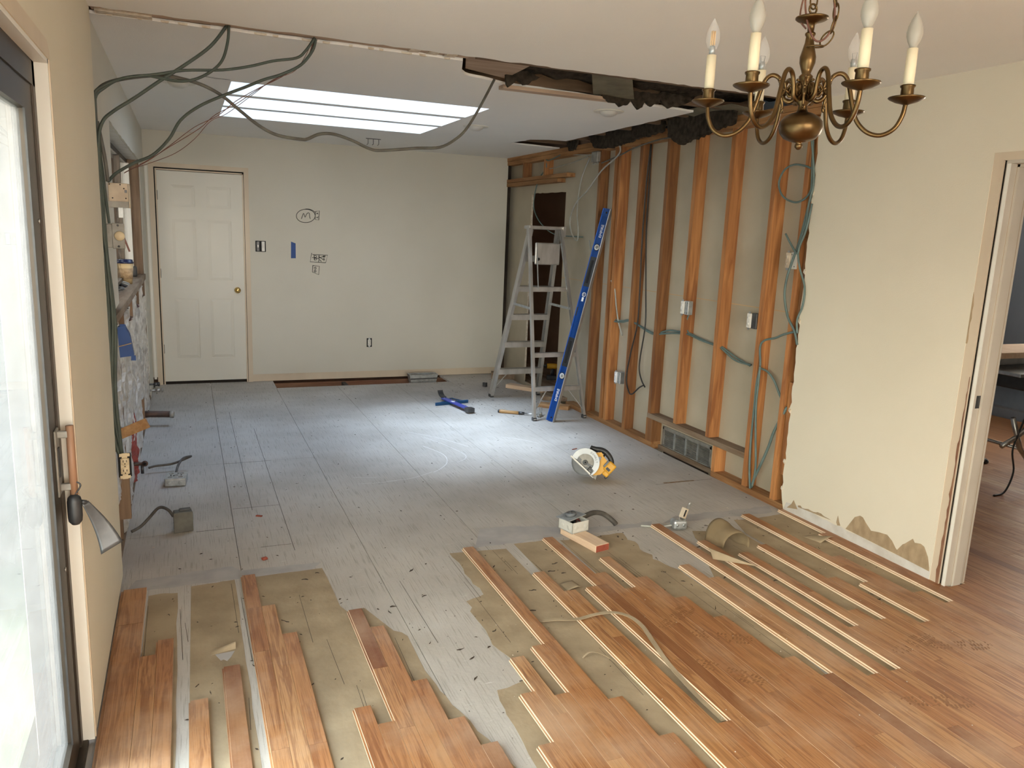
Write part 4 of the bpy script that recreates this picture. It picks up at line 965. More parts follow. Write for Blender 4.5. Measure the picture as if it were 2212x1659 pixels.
# ---- left wall electrics
eb = empty('switch_box', (-.262, 3.935, 1.66)); tag(eb, 'beige two-gang electrical box at the head of the left cable bundle', 'electrical box')
MB().cbox((-.040, -.004, .0), (.045, .060, .105), .004).build('box', 'ivory_dirty', eb)
MB().cbox((-.036, -.060, .026), (.042, -.003, .104), .003).build('housing', 'ivory_dirty', eb)
MB().box((-.038, -.058, .0), (.040, -.004, .028)).build('lower_flange', 'galv_dull', eb)
for a, z in ((-.030, .098), (.012, .098), (.026, .082), (-.020, .040), (.032, .040)): MB().lathe([(.003, 0), (.003, .0012), (0, .0012)], (a, -.060, z), 8, (0, -1, 0)).build('screw_hole', 'slot_black', eb)
MB().box((.028, -.062, .064), (.038, -.059, .076)).build('clip', 'dark_steel', eb)
MB().cbox((-.004, -.030, -.045), (.018, -.024, .004), .002).build('mounting_tab', 'galvanized', eb)
dm = empty('dimmer_switch', (-.285, 3.93, 1.48)); tag(dm, 'dimmer with a round ivory knob below the two-gang box', 'switch')
MB().cbox((-.042, -.010, .004), (.006, .060, .108), .003).build('box', 'galv_dull', dm)
MB().cbox((-.010, -.016, .0), (.040, -.010, .112), .002).build('mounting_plate', 'galv_dull', dm)
MB().lathe([(.021, 0), (.021, .014), (.018, .019), (0, .020)], (.020, -.016, .056), 20, (0, -1, 0)).build('knob', 'ivory', dm)
for z in (.010, .102): MB().lathe([(.005, 0), (.004, .002), (0, .002)], (.014, -.016, z), 10, (0, -1, 0)).build('screw', 'dark_steel', dm)
MB().beam((.036, -.010, .05), (.056, -.012, -.012), .008, .002, (0, 1, 0)).build('wire_tab', 'copper_wire', dm)
def outlet(name, loc, rz, label, m='ivory', grp=None, rx=0, box=None, strap=True):
    t = empty(name, loc); t.rotation_euler = (rx, 0, rz); tag(t, label, 'outlet', grp)
    MB().cbox((-.0165, -.008, -.033), (.0165, .014, .033), .003).build('body', m, t)
    if strap: MB().box((-.010, -.004, -.054), (.010, .002, .054)).build('strap', m if m != 'white_plastic' else 'galvanized', t)
    for s in (1, -1):
        f = MB().lathe([(.0165, 0), (.0165, .003), (.0155, .0042), (0, .0042)], (0, -.007, s*.0195), 18, (0, -1, 0)).build('socket', m, t)
        for dx, h in ((-.0062, .0085), (.0062, .0075)): MB().box((dx-.0012, -.0122, s*.0195-.001), (dx+.0012, -.0110, s*.0195+h)).build('slot', 'slot_black', f)
        MB().lathe([(.0024, 0), (0, .001)], (0, -.0114, s*.0195-.008), 8, (0, -1, 0)).build('ground_slot', 'slot_black', f)
    MB().lathe([(.0028, 0), (0, .001)], (0, -.008, 0), 8, (0, -1, 0)).build('screw', 'steel', t)
    if box: MB().box((-box[0], -.002, -box[1]), (box[0], .03, box[1])).build('box', box[2], t)
    return t
o1 = outlet('wall_outlet', (-.288, 3.79, .508), math.radians(6), 'ivory duplex outlet dangling from the left cable bundle', 'ivory', box=(.024, .046, 'slot_black')); o1.scale = (1.12, 1.12, 1.12)
for s in (1, -1): MB().cbox((-.020, -.003, s*.046-.007), (.020, .002, s*.046+.007), .003).build('mounting_ear', 'ivory', o1)
bb = MB().prism([(-.302, 1.112), (-.268, 1.118), (-.252, 1.085), (-.238, .985), (-.296, .978)], 3.975, 4.03, 'y').prism([(-.300, 1.120), (-.270, 1.126), (-.262, 1.104), (-.300, 1.100)], 3.970, 4.03, 'y').build('taped_box', 'tape_blue')
tag(bb, 'electrical box wrapped in blue painter tape on the left framing', 'electrical box')
for i, (x, z) in enumerate(((-.29, 1.122), (-.25, .975))): MB().box((x, 3.974, z-.012), (x+.02, 3.978, z+.012)).build('tape_tail', 'tape_blue', bb)
MB().beam((-.30, 3.972, 1.03), (-.245, 3.972, 1.045), .004, .004).build('tie', 'torn_paper', bb)

# ---- outlets, switches, tape and sketches on the back wall
s2 = empty('double_switch', (.706, YB, 1.386)); tag(s2, 'bare double wall switch without cover plate beside the panelled door', 'switch')
MB().box((-.050, -.003, -.054), (.050, .002, .054)).build('hole', 'slot_black', s2)
for a in (-.026, .024):
    MB().cbox((a-.015, -.014, -.048), (a+.015, -.003, .048), .003).build('switch', 'white_plastic' if a > 0 else 'dark_steel', s2)
    MB().cbox((a-.006, -.026, -.012), (a+.006, -.013, .014), .002).build('toggle', 'white_plastic', s2)
o2 = outlet('wall_outlet', (1.811, YB-.002, .390), 0, 'white duplex outlet without cover low on the back wall', 'white_plastic', box=(.028, .048, 'slot_black'))
bt = MB().prism([(1.003, 1.442), (1.048, 1.426), (1.048, 1.276), (1.000, 1.274)], YB-.0012, YB+.0005, 'y').build('blue_tape', 'tape_blue'); tag(bt, 'strip of blue painter tape stuck upright on the back wall', 'tape')
def sketch(lines, label):
    r = empty('marker_sketch', (lines[0][0][0], YB, lines[0][0][1])); tag(r, label, 'sketch')
    for l in lines:
        pts = [(x, YB-.0006, z) for x, z in l]
        MB().tube(pts, .0030, 5).build('ink_line', 'marker_ink', r, True)
def ell(cx, cz, rx, rz_, n=28, a0=0., a1=2*PI, rot=0.):
    out = []
    for i in range(n+1):
        t = a0+(a1-a0)*i/n; x = rx*math.cos(t); z = rz_*math.sin(t)
        out.append((cx+x*math.cos(rot)-z*math.sin(rot), cz+x*math.sin(rot)+z*math.cos(rot)))
    return out
def sm2(p): return [(v.x, v.y) for v in smoothpath([(a, b, 0) for a, b in p], 5)]
sketch([ell(1.153, 1.705, .094, .066, 32, .5, .5+2*PI, .12), ell(1.165, 1.708, .094, .067, 14, .55, 1.7, .05),
        sm2([(1.110, 1.674), (1.122, 1.712), (1.132, 1.729), (1.139, 1.708), (1.146, 1.694), (1.160, 1.722), (1.178, 1.738), (1.190, 1.728), (1.192, 1.70), (1.198, 1.678)]),
        [(1.248, 1.752), (1.290, 1.763), (1.281, 1.669), (1.246, 1.675), (1.248, 1.752)], ell(1.268, 1.735, .006, .005, 10), sm2([(1.258, 1.700), (1.264, 1.692), (1.272, 1.694), (1.276, 1.706)])],
       'black marker sketch of a circled M beside a small outlet')
sketch([[(1.209, 1.333), (1.191, 1.243), (1.350, 1.237), (1.371, 1.315), (1.217, 1.318)], [(1.285, 1.318), (1.278, 1.240)], ell(1.245, 1.298, .014, .010, 12), ell(1.246, 1.272, .014, .009, 12), [(1.213, 1.287), (1.275, 1.281)],
        [(1.232, 1.312), (1.236, 1.258)], [(1.276, 1.282), (1.348, 1.308)], [(1.276, 1.300), (1.335, 1.262)], ell(1.333, 1.300, .010, .008, 10), sm2([(1.322, 1.272), (1.332, 1.280), (1.338, 1.268), (1.328, 1.262)]), [(1.285, 1.268), (1.300, 1.256), (1.306, 1.246)]],
       'black marker sketch of a double outlet, scribbled over')
sketch([[(1.216, 1.206), (1.286, 1.199), (1.277, 1.111), (1.213, 1.139), (1.219, 1.206)], sm2([(1.232, 1.180), (1.242, 1.190), (1.252, 1.180), (1.245, 1.168), (1.233, 1.172)]), ell(1.241, 1.147, .010, .009, 12)],
       'small black marker sketch of a single outlet below the double one')

# ---- outlets and boxes on the bared studs
def stud_box(name, y, z, label, rough='galvanized', face='white_plastic'):
    t = empty(name, (XS, y, z)); tag(t, label, 'electrical box', 'electrical boxes on the studs')
    MB().cbox((-.012, -.050, -.050), (.030, .0, .050), .004).build('box', rough, t)
    MB().cbox((-.022, -.006, -.046), (-.006, .030, .046), .003).build('device', face, t)
    for zz in (-.02, .02): MB().lathe([(.011, 0), (.011, .002), (0, .002)], (-.022, .014, zz), 12, (-1, 0, 0)).build('socket', face, t)
    for zz in (-.052, .052): MB().box((-.020, .002, zz-.006), (-.016, .020, zz+.006)).build('mounting_ear', 'galvanized', t)
    for a, b in ((-.04, .035), (-.012, .035), (-.04, -.035), (-.012, -.035)): MB().lathe([(.003, 0), (.003, .002), (0, .002)], (-.012, a, b), 8, (-1, 0, 0)).build('screw', 'dark_steel', t)
    return t
stud_box('switch_box', 4.722, 1.137, 'steel box with white outlet on the middle stud at waist height')
stud_box('outlet_box', 3.985, 1.128, 'dark box with white outlet beside the near studs, waist height', 'dark_steel')
sb = stud_box('outlet_box', 5.60, .455, 'low box with white outlet between the far studs', 'galvanized', 'print_white')
sb2 = stud_box('outlet_box', 3.690, 1.525, 'pale box tangled in teal cables near the right drywall', 'pvc_box', 'ivory_dirty')
jt = empty('junction_box', (3.36, 6.20, 2.30)); tag(jt, 'dusty steel junction box at the top of the stud wall corner', 'junction box')
MB().cbox((-.04, -.055, -.045), (.03, .055, .045), .008).build('box', 'galv_dull', jt)
for a in (-.04, .0, .04): MB().tube(smoothpath([(-.02, a, -.045), (-.03, a-.01, -.06), (-.025, a+.012, -.066), (-.01, a, -.055)], 4), .0025, 6).build('wire', 'cable_pale', jt)

# ---- cables
CABLES = [
('ceil_a',0.007,[(0.202,3.76,2.442),(0.134,3.762,2.351),(0.031,3.765,2.265),(-0.071,3.767,2.189),(-0.172,3.77,2.11),(-0.253,3.772,2.051),(-0.295,3.773,2.007),(-0.314,3.774,1.935),(-0.319,3.777,1.785),(-0.318,3.781,1.595),(-0.308,3.786,1.359),(-0.303,3.789,1.178),(-0.317,3.793,0.951),(-0.32,3.797,0.739),(-0.3,3.8,0.569)]),
('ceil_b',0.006,[(0.209,3.745,2.44),(0.203,3.748,2.375),(0.179,3.751,2.298),(0.131,3.754,2.246),(0.065,3.757,2.208),(0.001,3.76,2.195),(-0.071,3.764,2.201),(-0.132,3.767,2.204),(-0.22,3.771,2.182),(-0.283,3.774,2.14),(-0.318,3.776,2.097),(-0.324,3.781,1.991),(-0.328,3.787,1.861),(-0.329,3.793,1.71),(-0.325,3.8,1.555)]),
('ceil_c',0.006,[(0.571,3.76,2.439),(0.53,3.761,2.379),(0.49,3.761,2.345),(0.39,3.762,2.321),(0.293,3.762,2.288),(0.178,3.763,2.26),(0.03,3.764,2.242),(-0.079,3.765,2.215),(-0.203,3.766,2.187),(-0.282,3.767,2.148),(-0.322,3.767,2.102),(-0.323,3.769,1.952),(-0.324,3.77,1.785)]),
('ceil_d',0.0065,[(0.577,3.77,2.436),(0.563,3.778,2.387),(0.514,3.791,2.324),(0.434,3.805,2.278),(0.355,3.818,2.248),(0.276,3.832,2.21),(0.189,3.847,2.17),(0.082,3.867,2.114),(0.004,3.883,2.05),(-0.046,3.898,1.968),(-0.116,3.914,1.895),(-0.192,3.927,1.857),(-0.269,3.942,1.807),(-0.303,3.95,1.769)]),
('sagging',0.0075,[(-0.318,3.77,2.118),(-0.274,3.781,2.16),(-0.187,3.799,2.194),(-0.062,3.824,2.221),(0.029,3.842,2.217),(0.104,3.857,2.202),(0.18,3.873,2.169),(0.258,3.891,2.113),(0.339,3.909,2.058),(0.422,3.925,2.025),(0.53,3.943,2.017),(0.563,3.948,2.022),(0.619,3.958,2.049),(0.687,3.968,2.056),(0.78,3.983,2.036),(0.876,3.999,2.003),(0.949,4.01,2.003),(1.124,4.034,2.029),(1.254,4.052,2.045),(1.347,4.066,2.096),(1.414,4.078,2.162),(1.496,4.099,2.29),(1.573,4.12,2.426)]),
('thin1',0.0016,[(0.566,3.78,2.426),(0.535,3.797,2.347),(0.436,3.821,2.271),(0.337,3.844,2.215),(0.238,3.866,2.152),(0.159,3.887,2.084),(0.06,3.909,2.028),(-0.038,3.934,1.948),(-0.137,3.958,1.872),(-0.234,3.98,1.817)]),
('thin2',0.0016,[(0.572,3.79,2.429),(0.527,3.811,2.333),(0.417,3.836,2.265),(0.328,3.856,2.206),(0.234,3.879,2.138),(0.149,3.898,2.088),(0.08,3.916,2.024),(-0.049,3.946,1.936),(-0.127,3.964,1.882),(-0.239,3.99,1.813)]),
('thin3',0.0014,[(0.565,3.8,2.426),(0.498,3.826,2.308),(0.398,3.847,2.257),(0.308,3.869,2.185),(0.199,3.895,2.098),(0.129,3.91,2.06),(0.059,3.93,1.979),(-0.021,3.949,1.914),(-0.119,3.97,1.868),(-0.215,3.99,1.831)]),
('left_dn1',0.0075,[(-0.318,3.8,2.008),(-0.305,3.8,1.92),(-0.296,3.8,1.845),(-0.291,3.8,1.765)]),
('left_dn2',0.0065,[(-0.324,3.79,1.936),(-0.328,3.79,1.748),(-0.323,3.79,1.517),(-0.316,3.79,1.319),(-0.317,3.79,1.158),(-0.33,3.79,0.91),(-0.329,3.79,0.699),(-0.311,3.79,0.568)]),
('left_dn3',0.008,[(-0.324,3.785,1.935),(-0.328,3.787,1.709),(-0.33,3.788,1.516),(-0.328,3.789,1.359),(-0.322,3.791,1.198),(-0.32,3.792,1.034),(-0.331,3.793,0.826),(-0.322,3.795,0.578)]),
('left_dn4',0.0085,[(-0.316,3.79,1.937),(-0.315,3.792,1.691),(-0.312,3.794,1.458),(-0.3,3.795,1.279),(-0.296,3.796,1.116),(-0.31,3.798,0.845),(-0.299,3.8,0.564)]),
('left_dn5',0.006,[(-0.316,3.8,1.975),(-0.315,3.816,1.873),(-0.309,3.833,1.77),(-0.305,3.847,1.673),(-0.3,3.86,1.591)]),
('left_dn6',0.007,[(-0.321,3.79,2.093),(-0.321,3.791,1.992),(-0.317,3.792,1.881),(-0.316,3.794,1.748),(-0.316,3.795,1.595),(-0.317,3.797,1.438),(-0.312,3.799,1.278),(-0.311,3.8,1.156)]),
('stud_run_a',0.007,[(3.395,5.872,0.923),(3.395,5.675,0.926),(3.395,5.535,0.947),(3.395,5.259,0.898),(3.395,5.137,0.892),(3.395,4.97,0.936),(3.395,4.848,0.944),(3.395,4.737,0.952),(3.395,4.587,0.932),(3.395,4.438,0.913),(3.395,4.339,0.911),(3.395,4.162,0.859),(3.395,4.016,0.828)]),
('stud_run_b',0.007,[(3.385,5.836,0.907),(3.385,5.657,0.917),(3.385,5.503,0.943),(3.385,5.228,0.887),(3.385,5.121,0.887),(3.385,4.952,0.917),(3.385,4.82,0.934),(3.385,4.71,0.942),(3.385,4.56,0.922),(3.385,4.408,0.911),(3.385,4.314,0.899),(3.385,4.156,0.841),(3.385,3.996,0.837)]),
('switch_drop',0.006,[(3.372,4.701,1.09),(3.379,4.731,1.032),(3.385,4.732,0.98),(3.39,4.694,0.944)]),
('black_a',0.006,[(3.375,5.383,2.338),(3.367,5.396,2.03),(3.357,5.382,1.6),(3.347,5.348,1.2),(3.341,5.338,0.941),(3.336,5.398,0.705),(3.331,5.434,0.487),(3.329,5.378,0.377),(3.328,5.318,0.37),(3.326,5.225,0.439),(3.325,5.152,0.476)]),
('black_b',0.006,[(3.405,5.424,2.344),(3.399,5.406,2.033),(3.393,5.388,1.674),(3.385,5.323,1.239),(3.379,5.281,0.947),(3.375,5.314,0.679),(3.373,5.31,0.566),(3.371,5.262,0.491),(3.37,5.206,0.448)]),
('grey_drop',0.006,[(3.36,5.837,1.254),(3.367,5.777,1.184),(3.378,5.755,1.048),(3.39,5.719,0.913),(3.4,5.66,0.802)]),
('teal_a',0.007,[(3.335,3.609,2.254),(3.335,3.586,2.061),(3.335,3.573,1.906),(3.335,3.596,1.776),(3.335,3.624,1.643),(3.335,3.661,1.533),(3.335,3.695,1.422),(3.335,3.698,1.31),(3.335,3.651,1.189),(3.335,3.585,1.114),(3.335,3.55,1.036)]),
('teal_b',0.006,[(3.325,3.614,2.241),(3.326,3.573,2.085),(3.326,3.553,1.956),(3.327,3.574,1.853),(3.327,3.577,1.749),(3.328,3.607,1.656),(3.328,3.618,1.576),(3.328,3.589,1.483),(3.329,3.536,1.379),(3.329,3.534,1.271),(3.33,3.567,1.185),(3.33,3.555,1.104)]),
('teal_c',0.006,[(3.318,3.727,1.68),(3.318,3.667,1.614),(3.319,3.614,1.567),(3.319,3.599,1.616),(3.319,3.562,1.709),(3.32,3.541,1.853)]),
('teal_loop',0.006,[(3.342,3.591,2.049),(3.342,3.657,2.071),(3.342,3.745,2.082),(3.341,3.819,2.057),(3.341,3.857,1.991),(3.341,3.835,1.927),(3.341,3.78,1.885),(3.341,3.692,1.864),(3.341,3.62,1.887),(3.34,3.582,1.932),(3.34,3.574,1.997),(3.34,3.589,2.049)]),
('low_a',0.007,[(3.342,3.577,1.112),(3.343,3.676,1.082),(3.344,3.749,1.049),(3.345,3.843,1.021),(3.346,3.88,0.972),(3.348,3.865,0.855),(3.35,3.883,0.731),(3.352,3.885,0.609),(3.355,3.888,0.361),(3.358,3.878,0.176),(3.36,3.855,0.037)]),
('low_b',0.007,[(3.342,3.858,0.856),(3.345,3.861,0.736),(3.348,3.864,0.584),(3.353,3.842,0.374),(3.357,3.82,0.193),(3.36,3.839,0.055)]),
('low_c',0.007,[(3.375,3.894,0.834),(3.378,3.826,0.822),(3.383,3.765,0.777),(3.389,3.714,0.704),(3.4,3.615,0.564)]),
('low_d',0.0085,[(3.36,3.603,0.642),(3.363,3.692,0.473),(3.365,3.731,0.357),(3.367,3.781,0.235),(3.368,3.822,0.145),(3.37,3.859,0.045)]),
('corner_a',0.0065,[(3.3,5.92,2.466),(3.304,5.813,2.412),(3.309,5.736,2.333),(3.313,5.787,2.272),(3.322,6.05,2.176),(3.334,6.304,2.023),(3.341,6.522,1.924),(3.349,6.652,1.783),(3.356,6.63,1.647),(3.36,6.517,1.573),(3.365,6.507,1.657),(3.373,6.563,1.826),(3.382,6.573,1.994),(3.391,6.536,2.158),(3.4,6.43,2.315)]),
('corner_b',0.006,[(3.35,6.941,2.369),(3.357,7.212,2.336),(3.359,7.296,2.364),(3.364,7.274,2.274),(3.371,7.445,2.179),(3.377,7.539,2.067),(3.384,7.587,1.928),(3.389,7.552,1.834),(3.396,7.415,1.73),(3.403,7.175,1.64),(3.409,6.922,1.613),(3.42,6.515,1.609)]),
('corner_c',0.006,[(3.3,4.711,2.337),(3.31,5.132,2.351),(3.319,5.535,2.318),(3.324,5.755,2.281),(3.33,6.072,2.239)]),
('corner_d',0.005,[(3.36,6.348,2.327),(3.36,6.667,2.354),(3.36,6.913,2.385),(3.36,7.116,2.369)]),
('cavity',0.005,[(3.4,7.296,2.264),(3.4,7.135,2.268),(3.4,6.738,2.295),(3.4,6.466,2.326)]),
('stud1_drop',0.006,[(3.36,6.272,1.583),(3.382,6.276,1.497),(3.4,6.248,1.433)]),
]
CINFO = {
 'ceil_a': ('cable_teal', 'thick grey-green cable arching from the ceiling seam, then down the left drywall edge'),
 'ceil_b': ('cable_teal', 'grey-green cable looping down in a bend before turning left under the ceiling'),
 'ceil_c': ('cable_teal', 'grey-green cable running almost level from the right ceiling exit to the left wall'),
 'ceil_d': ('cable_teal', 'grey-green cable sloping past the skylight down to the two-gang box'),
 'sagging': ('cable_grey', 'long grey cable sagging below the skylight to the torn ceiling hole'),
 'thin1': ('copper_wire', None), 'thin2': ('copper_wire', None), 'thin3': ('copper_wire', None),
 'left_dn1': ('cable_grey', 'grey cable dropping into the top of the two-gang box'),
 'left_dn2': ('cable_teal', 'grey-green cable hanging down the left drywall edge to the ivory outlet'),
 'left_dn3': ('cable_teal', 'thick teal cable down the left drywall edge, outer of the lower pair'),
 'left_dn4': ('cable_teal', 'thick teal cable down the left drywall edge, inner of the lower pair'),
 'left_dn5': ('cable_teal', 'dark cable dropping to the dimmer with the ivory knob'),
 'left_dn6': ('cable_grey', 'greyish cable hugging the left drywall edge above waist height'),
 'stud_run_a': ('cable_blue', 'blue-grey cable threaded through the studs, front one of the pair'),
 'stud_run_b': ('cable_blue', 'blue-grey cable threaded through the studs, rear one of the pair'),
 'switch_drop': ('cable_blue', 'short blue-grey cable dropping from the middle stud box'),
 'black_a': ('cable_black', 'black cable hanging from the top plate and curling up at its low end'),
 'black_b': ('cable_black', 'straighter black cable hanging beside the curled one'),
 'grey_drop': ('cable_pale', 'pale cable poking out of a hole in the stud right of the level'),
 'teal_a': ('cable_blue', 'teal cable snaking down beside the right drywall, bulging left'),
 'teal_b': ('cable_blue', 'teal cable snaking down beside the right drywall, bulging right'),
 'teal_c': ('cable_blue', 'short teal cable crossing the pale box by the right drywall'),
 'teal_loop': ('cable_blue', 'teal cable coiled in one round loop below the chandelier'),
 'low_a': ('cable_blue', 'teal cable bent over the near stud and falling to the bottom plate'),
 'low_b': ('cable_blue', 'teal cable falling straight to the bottom plate by the near stud'),
 'low_c': ('cable_blue', 'short teal cable branching right behind the last stud'),
 'low_d': ('cable_blue', 'thick teal cable slanting down to the bottom plate by the last stud'),
 'corner_a': ('cable_pale', 'pale cable hanging in a long loop in the stud wall corner'),
 'corner_b': ('cable_blue', 'cable drooping across the cut opening above the ladder'),
 'corner_c': ('cable_grey', 'grey cable running along the top plate under the dark insulation'),
 'corner_d': ('cable_pale', 'pale cable running left from the corner junction box'),
 'cavity': ('cable_pale', 'pale cable strung behind the header near the back corner'),
 'stud1_drop': ('cable_pale', 'short pale cable poking from the stud behind the level'),
}
tw = None
for n, r, pts in CABLES:
    m, lab = CINFO[n]
    mb = MB().tube(smoothpath(pts, 5), r, 8)
    if lab is None:
        if tw is None: tw = empty('bare_wires', pts[0]); tag(tw, 'three thin copper-coloured wires slanting across the skylight corner', 'wire')
        mb.build('wire', m, tw, True)
    else:
        tag(mb.build('cable', m), lab, 'cable')

# ---- torn insulation and flaps in the ceiling gap
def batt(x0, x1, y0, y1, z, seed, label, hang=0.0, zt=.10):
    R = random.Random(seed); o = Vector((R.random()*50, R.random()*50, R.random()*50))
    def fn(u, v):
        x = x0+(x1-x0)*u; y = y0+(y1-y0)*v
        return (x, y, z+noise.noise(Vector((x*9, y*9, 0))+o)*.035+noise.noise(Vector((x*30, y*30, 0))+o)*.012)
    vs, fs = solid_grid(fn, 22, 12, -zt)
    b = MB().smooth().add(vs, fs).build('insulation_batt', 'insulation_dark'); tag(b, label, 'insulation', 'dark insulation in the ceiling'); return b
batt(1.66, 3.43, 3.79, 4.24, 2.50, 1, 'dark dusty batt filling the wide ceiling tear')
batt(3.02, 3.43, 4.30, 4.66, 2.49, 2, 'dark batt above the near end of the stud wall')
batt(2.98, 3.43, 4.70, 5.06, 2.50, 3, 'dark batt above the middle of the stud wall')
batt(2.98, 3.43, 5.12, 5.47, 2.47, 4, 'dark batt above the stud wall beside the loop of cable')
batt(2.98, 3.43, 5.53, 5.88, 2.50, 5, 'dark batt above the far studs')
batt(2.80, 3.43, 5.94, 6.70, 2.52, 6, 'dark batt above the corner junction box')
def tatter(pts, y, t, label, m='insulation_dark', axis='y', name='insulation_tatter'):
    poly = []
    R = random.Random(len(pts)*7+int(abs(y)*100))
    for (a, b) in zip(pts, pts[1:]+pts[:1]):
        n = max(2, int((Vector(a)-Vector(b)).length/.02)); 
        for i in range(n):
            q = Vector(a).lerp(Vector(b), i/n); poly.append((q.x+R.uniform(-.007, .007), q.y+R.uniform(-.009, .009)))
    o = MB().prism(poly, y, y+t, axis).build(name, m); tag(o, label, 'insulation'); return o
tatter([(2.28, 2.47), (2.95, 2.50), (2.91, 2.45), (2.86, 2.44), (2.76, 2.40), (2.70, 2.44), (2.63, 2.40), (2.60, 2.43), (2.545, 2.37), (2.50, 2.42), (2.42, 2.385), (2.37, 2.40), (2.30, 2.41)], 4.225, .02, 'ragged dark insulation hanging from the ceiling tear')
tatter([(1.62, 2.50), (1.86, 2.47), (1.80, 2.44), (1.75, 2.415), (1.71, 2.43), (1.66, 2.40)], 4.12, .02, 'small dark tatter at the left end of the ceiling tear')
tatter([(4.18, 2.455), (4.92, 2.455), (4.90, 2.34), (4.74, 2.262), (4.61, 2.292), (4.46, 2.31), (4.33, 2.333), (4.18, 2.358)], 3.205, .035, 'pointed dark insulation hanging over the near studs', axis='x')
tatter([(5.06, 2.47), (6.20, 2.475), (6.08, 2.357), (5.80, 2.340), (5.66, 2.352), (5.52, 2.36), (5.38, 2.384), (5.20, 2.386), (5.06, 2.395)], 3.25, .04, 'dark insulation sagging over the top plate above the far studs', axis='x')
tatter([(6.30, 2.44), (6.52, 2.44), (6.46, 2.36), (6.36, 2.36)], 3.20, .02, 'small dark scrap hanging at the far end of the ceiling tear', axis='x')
fp = MB().add(*solid_grid(lambda u, v: (1.96+.24*u+.28*v+.04*u*v, 3.74+.50*v, 2.455-.018*v+.004*math.sin(6*u)), 6, 8, .004)).build('backing_flap', 'kraft_old'); tag(fp, 'grey-green panel of facing hanging in the ceiling tear', 'insulation')
fp2 = MB().add(*solid_grid(lambda u, v: (3.10+.24*u, 4.62-.55*v-.05*u, 2.452-.03*u+.012*math.sin(5*v)), 6, 8, .004)).build('backing_flap', 'kraft_old'); tag(fp2, 'grey facing flap above the near studs', 'insulation')

# ---- step ladder
ld = empty('step_ladder', (3.02, 6.55, 0)); tag(ld, 'open aluminium step ladder standing by the stud wall corner', 'ladder')
LA = lambda t, s: Vector(((2.775, 2.935)[0]+(.16*t) if s < 0 else 3.285-.075*t, 7.070-.46*t, 1.69*t))
LB = lambda t, s: Vector((2.790+(.075*t) if s < 0 else 3.285-.11*t, 6.035+.46*t, 1.69*t))
def rail(fn, s, w, d, name):
    p0 = fn(0.004, s); p1 = fn(.985, s)
    # a channel: web and two flanges
    mb = MB(); dr = (p1-p0).normalized(); ax = Vector((1, 0, 0)); yv = dr.cross(ax).normalized()
    mb.beam(p0+ax*(s*w/2), p1+ax*(s*w/2), .003, d, yv)
    for k in (-1, 1): mb.beam(p0+yv*(k*d/2), p1+yv*(k*d/2), w, .003, yv)
    return mb.build(name, 'aluminium', ld, True)
for s in (-1, 1):
    rail(LA, s, .030, .062, 'front_rail'); rail(LB, s, .022, .036, 'rear_rail')
    for fn, d in ((LA, .066), (LB, .040)):
        p = fn(.012, s); MB().cbox((p.x-.018, p.y-d/2, 0), (p.x+.018, p.y+d/2, .032), .004).build('foot', 'dark_steel', ld, True)
for z in (.275, .555, .832, 1.110, 1.395):
    t = z/1.69; a = LA(t, -1); b = LA(t, 1)
    mb = MB().box((a.x, a.y-.040, z+.020), (b.x, a.y+.040, z+.024)).box((a.x, a.y-.040, z-.030), (b.x, a.y-.037, z+.022)).box((a.x, a.y+.037, z-.030), (b.x, a.y+.040, z+.022))
    mb.build('step', 'aluminium', ld, True)
for z in (.270, .562, 1.136):
    t = z/1.69; a = LB(t, -1); b = LB(t, 1)
    MB().box((a.x, a.y-.012, z-.020), (b.x, a.y-.009, z+.020)).box((a.x, a.y-.012, z+.018), (b.x, a.y+.014, z+.021)).build('rear_brace', 'aluminium', ld, True)
MB().cbox((2.868, 6.49, 1.660), (3.222, 6.625, 1.692), .006).build('top_cap', 'aluminium', ld, True)
for s, x in ((-1, 2.862), (1, 3.195)): MB().cbox((x-.006, 6.47, 1.60), (x+.026, 6.54, 1.694), .003).build('top_bracket', 'aluminium', ld, True)
for s in (-1, 1):                                       # spreaders and knee braces
    a = LA(.57, s); b = LB(.57, s); m = (a+b)/2+Vector((0, 0, .0))
    MB().beam(a, m, .006, .022).build('spreader', 'galvanized', ld, True); MB().beam(m, b, .006, .022).build('spreader', 'galvanized', ld, True)
    for fn in (LA, LB):
        p = fn(.045, s); q = fn(.155, s); q.x -= s*.13
        MB().beam(p, q, .004, .016, (0, 1, 0)).build('knee_brace', 'aluminium', ld, True)
sh = MB().cbox((2.868, 6.345, 1.352), (3.112, 6.368, 1.545), .010).build('paint_shelf', 'aluminium', ld, True)
MB().lathe([(.014, 0), (.014, .002), (0, .002)], (2.90, 6.345, 1.40), 12, (0, -1, 0)).build('shelf_hole', 'slot_black', ld, True)
for x, x2 in ((2.875, 2.868), (3.115, 3.150)): MB().beam((x, 6.34, 1.545), (x2, 6.25, 1.14), .006, .010, (0, 1, 0)).build('shelf_strut', 'galvanized', ld, True)

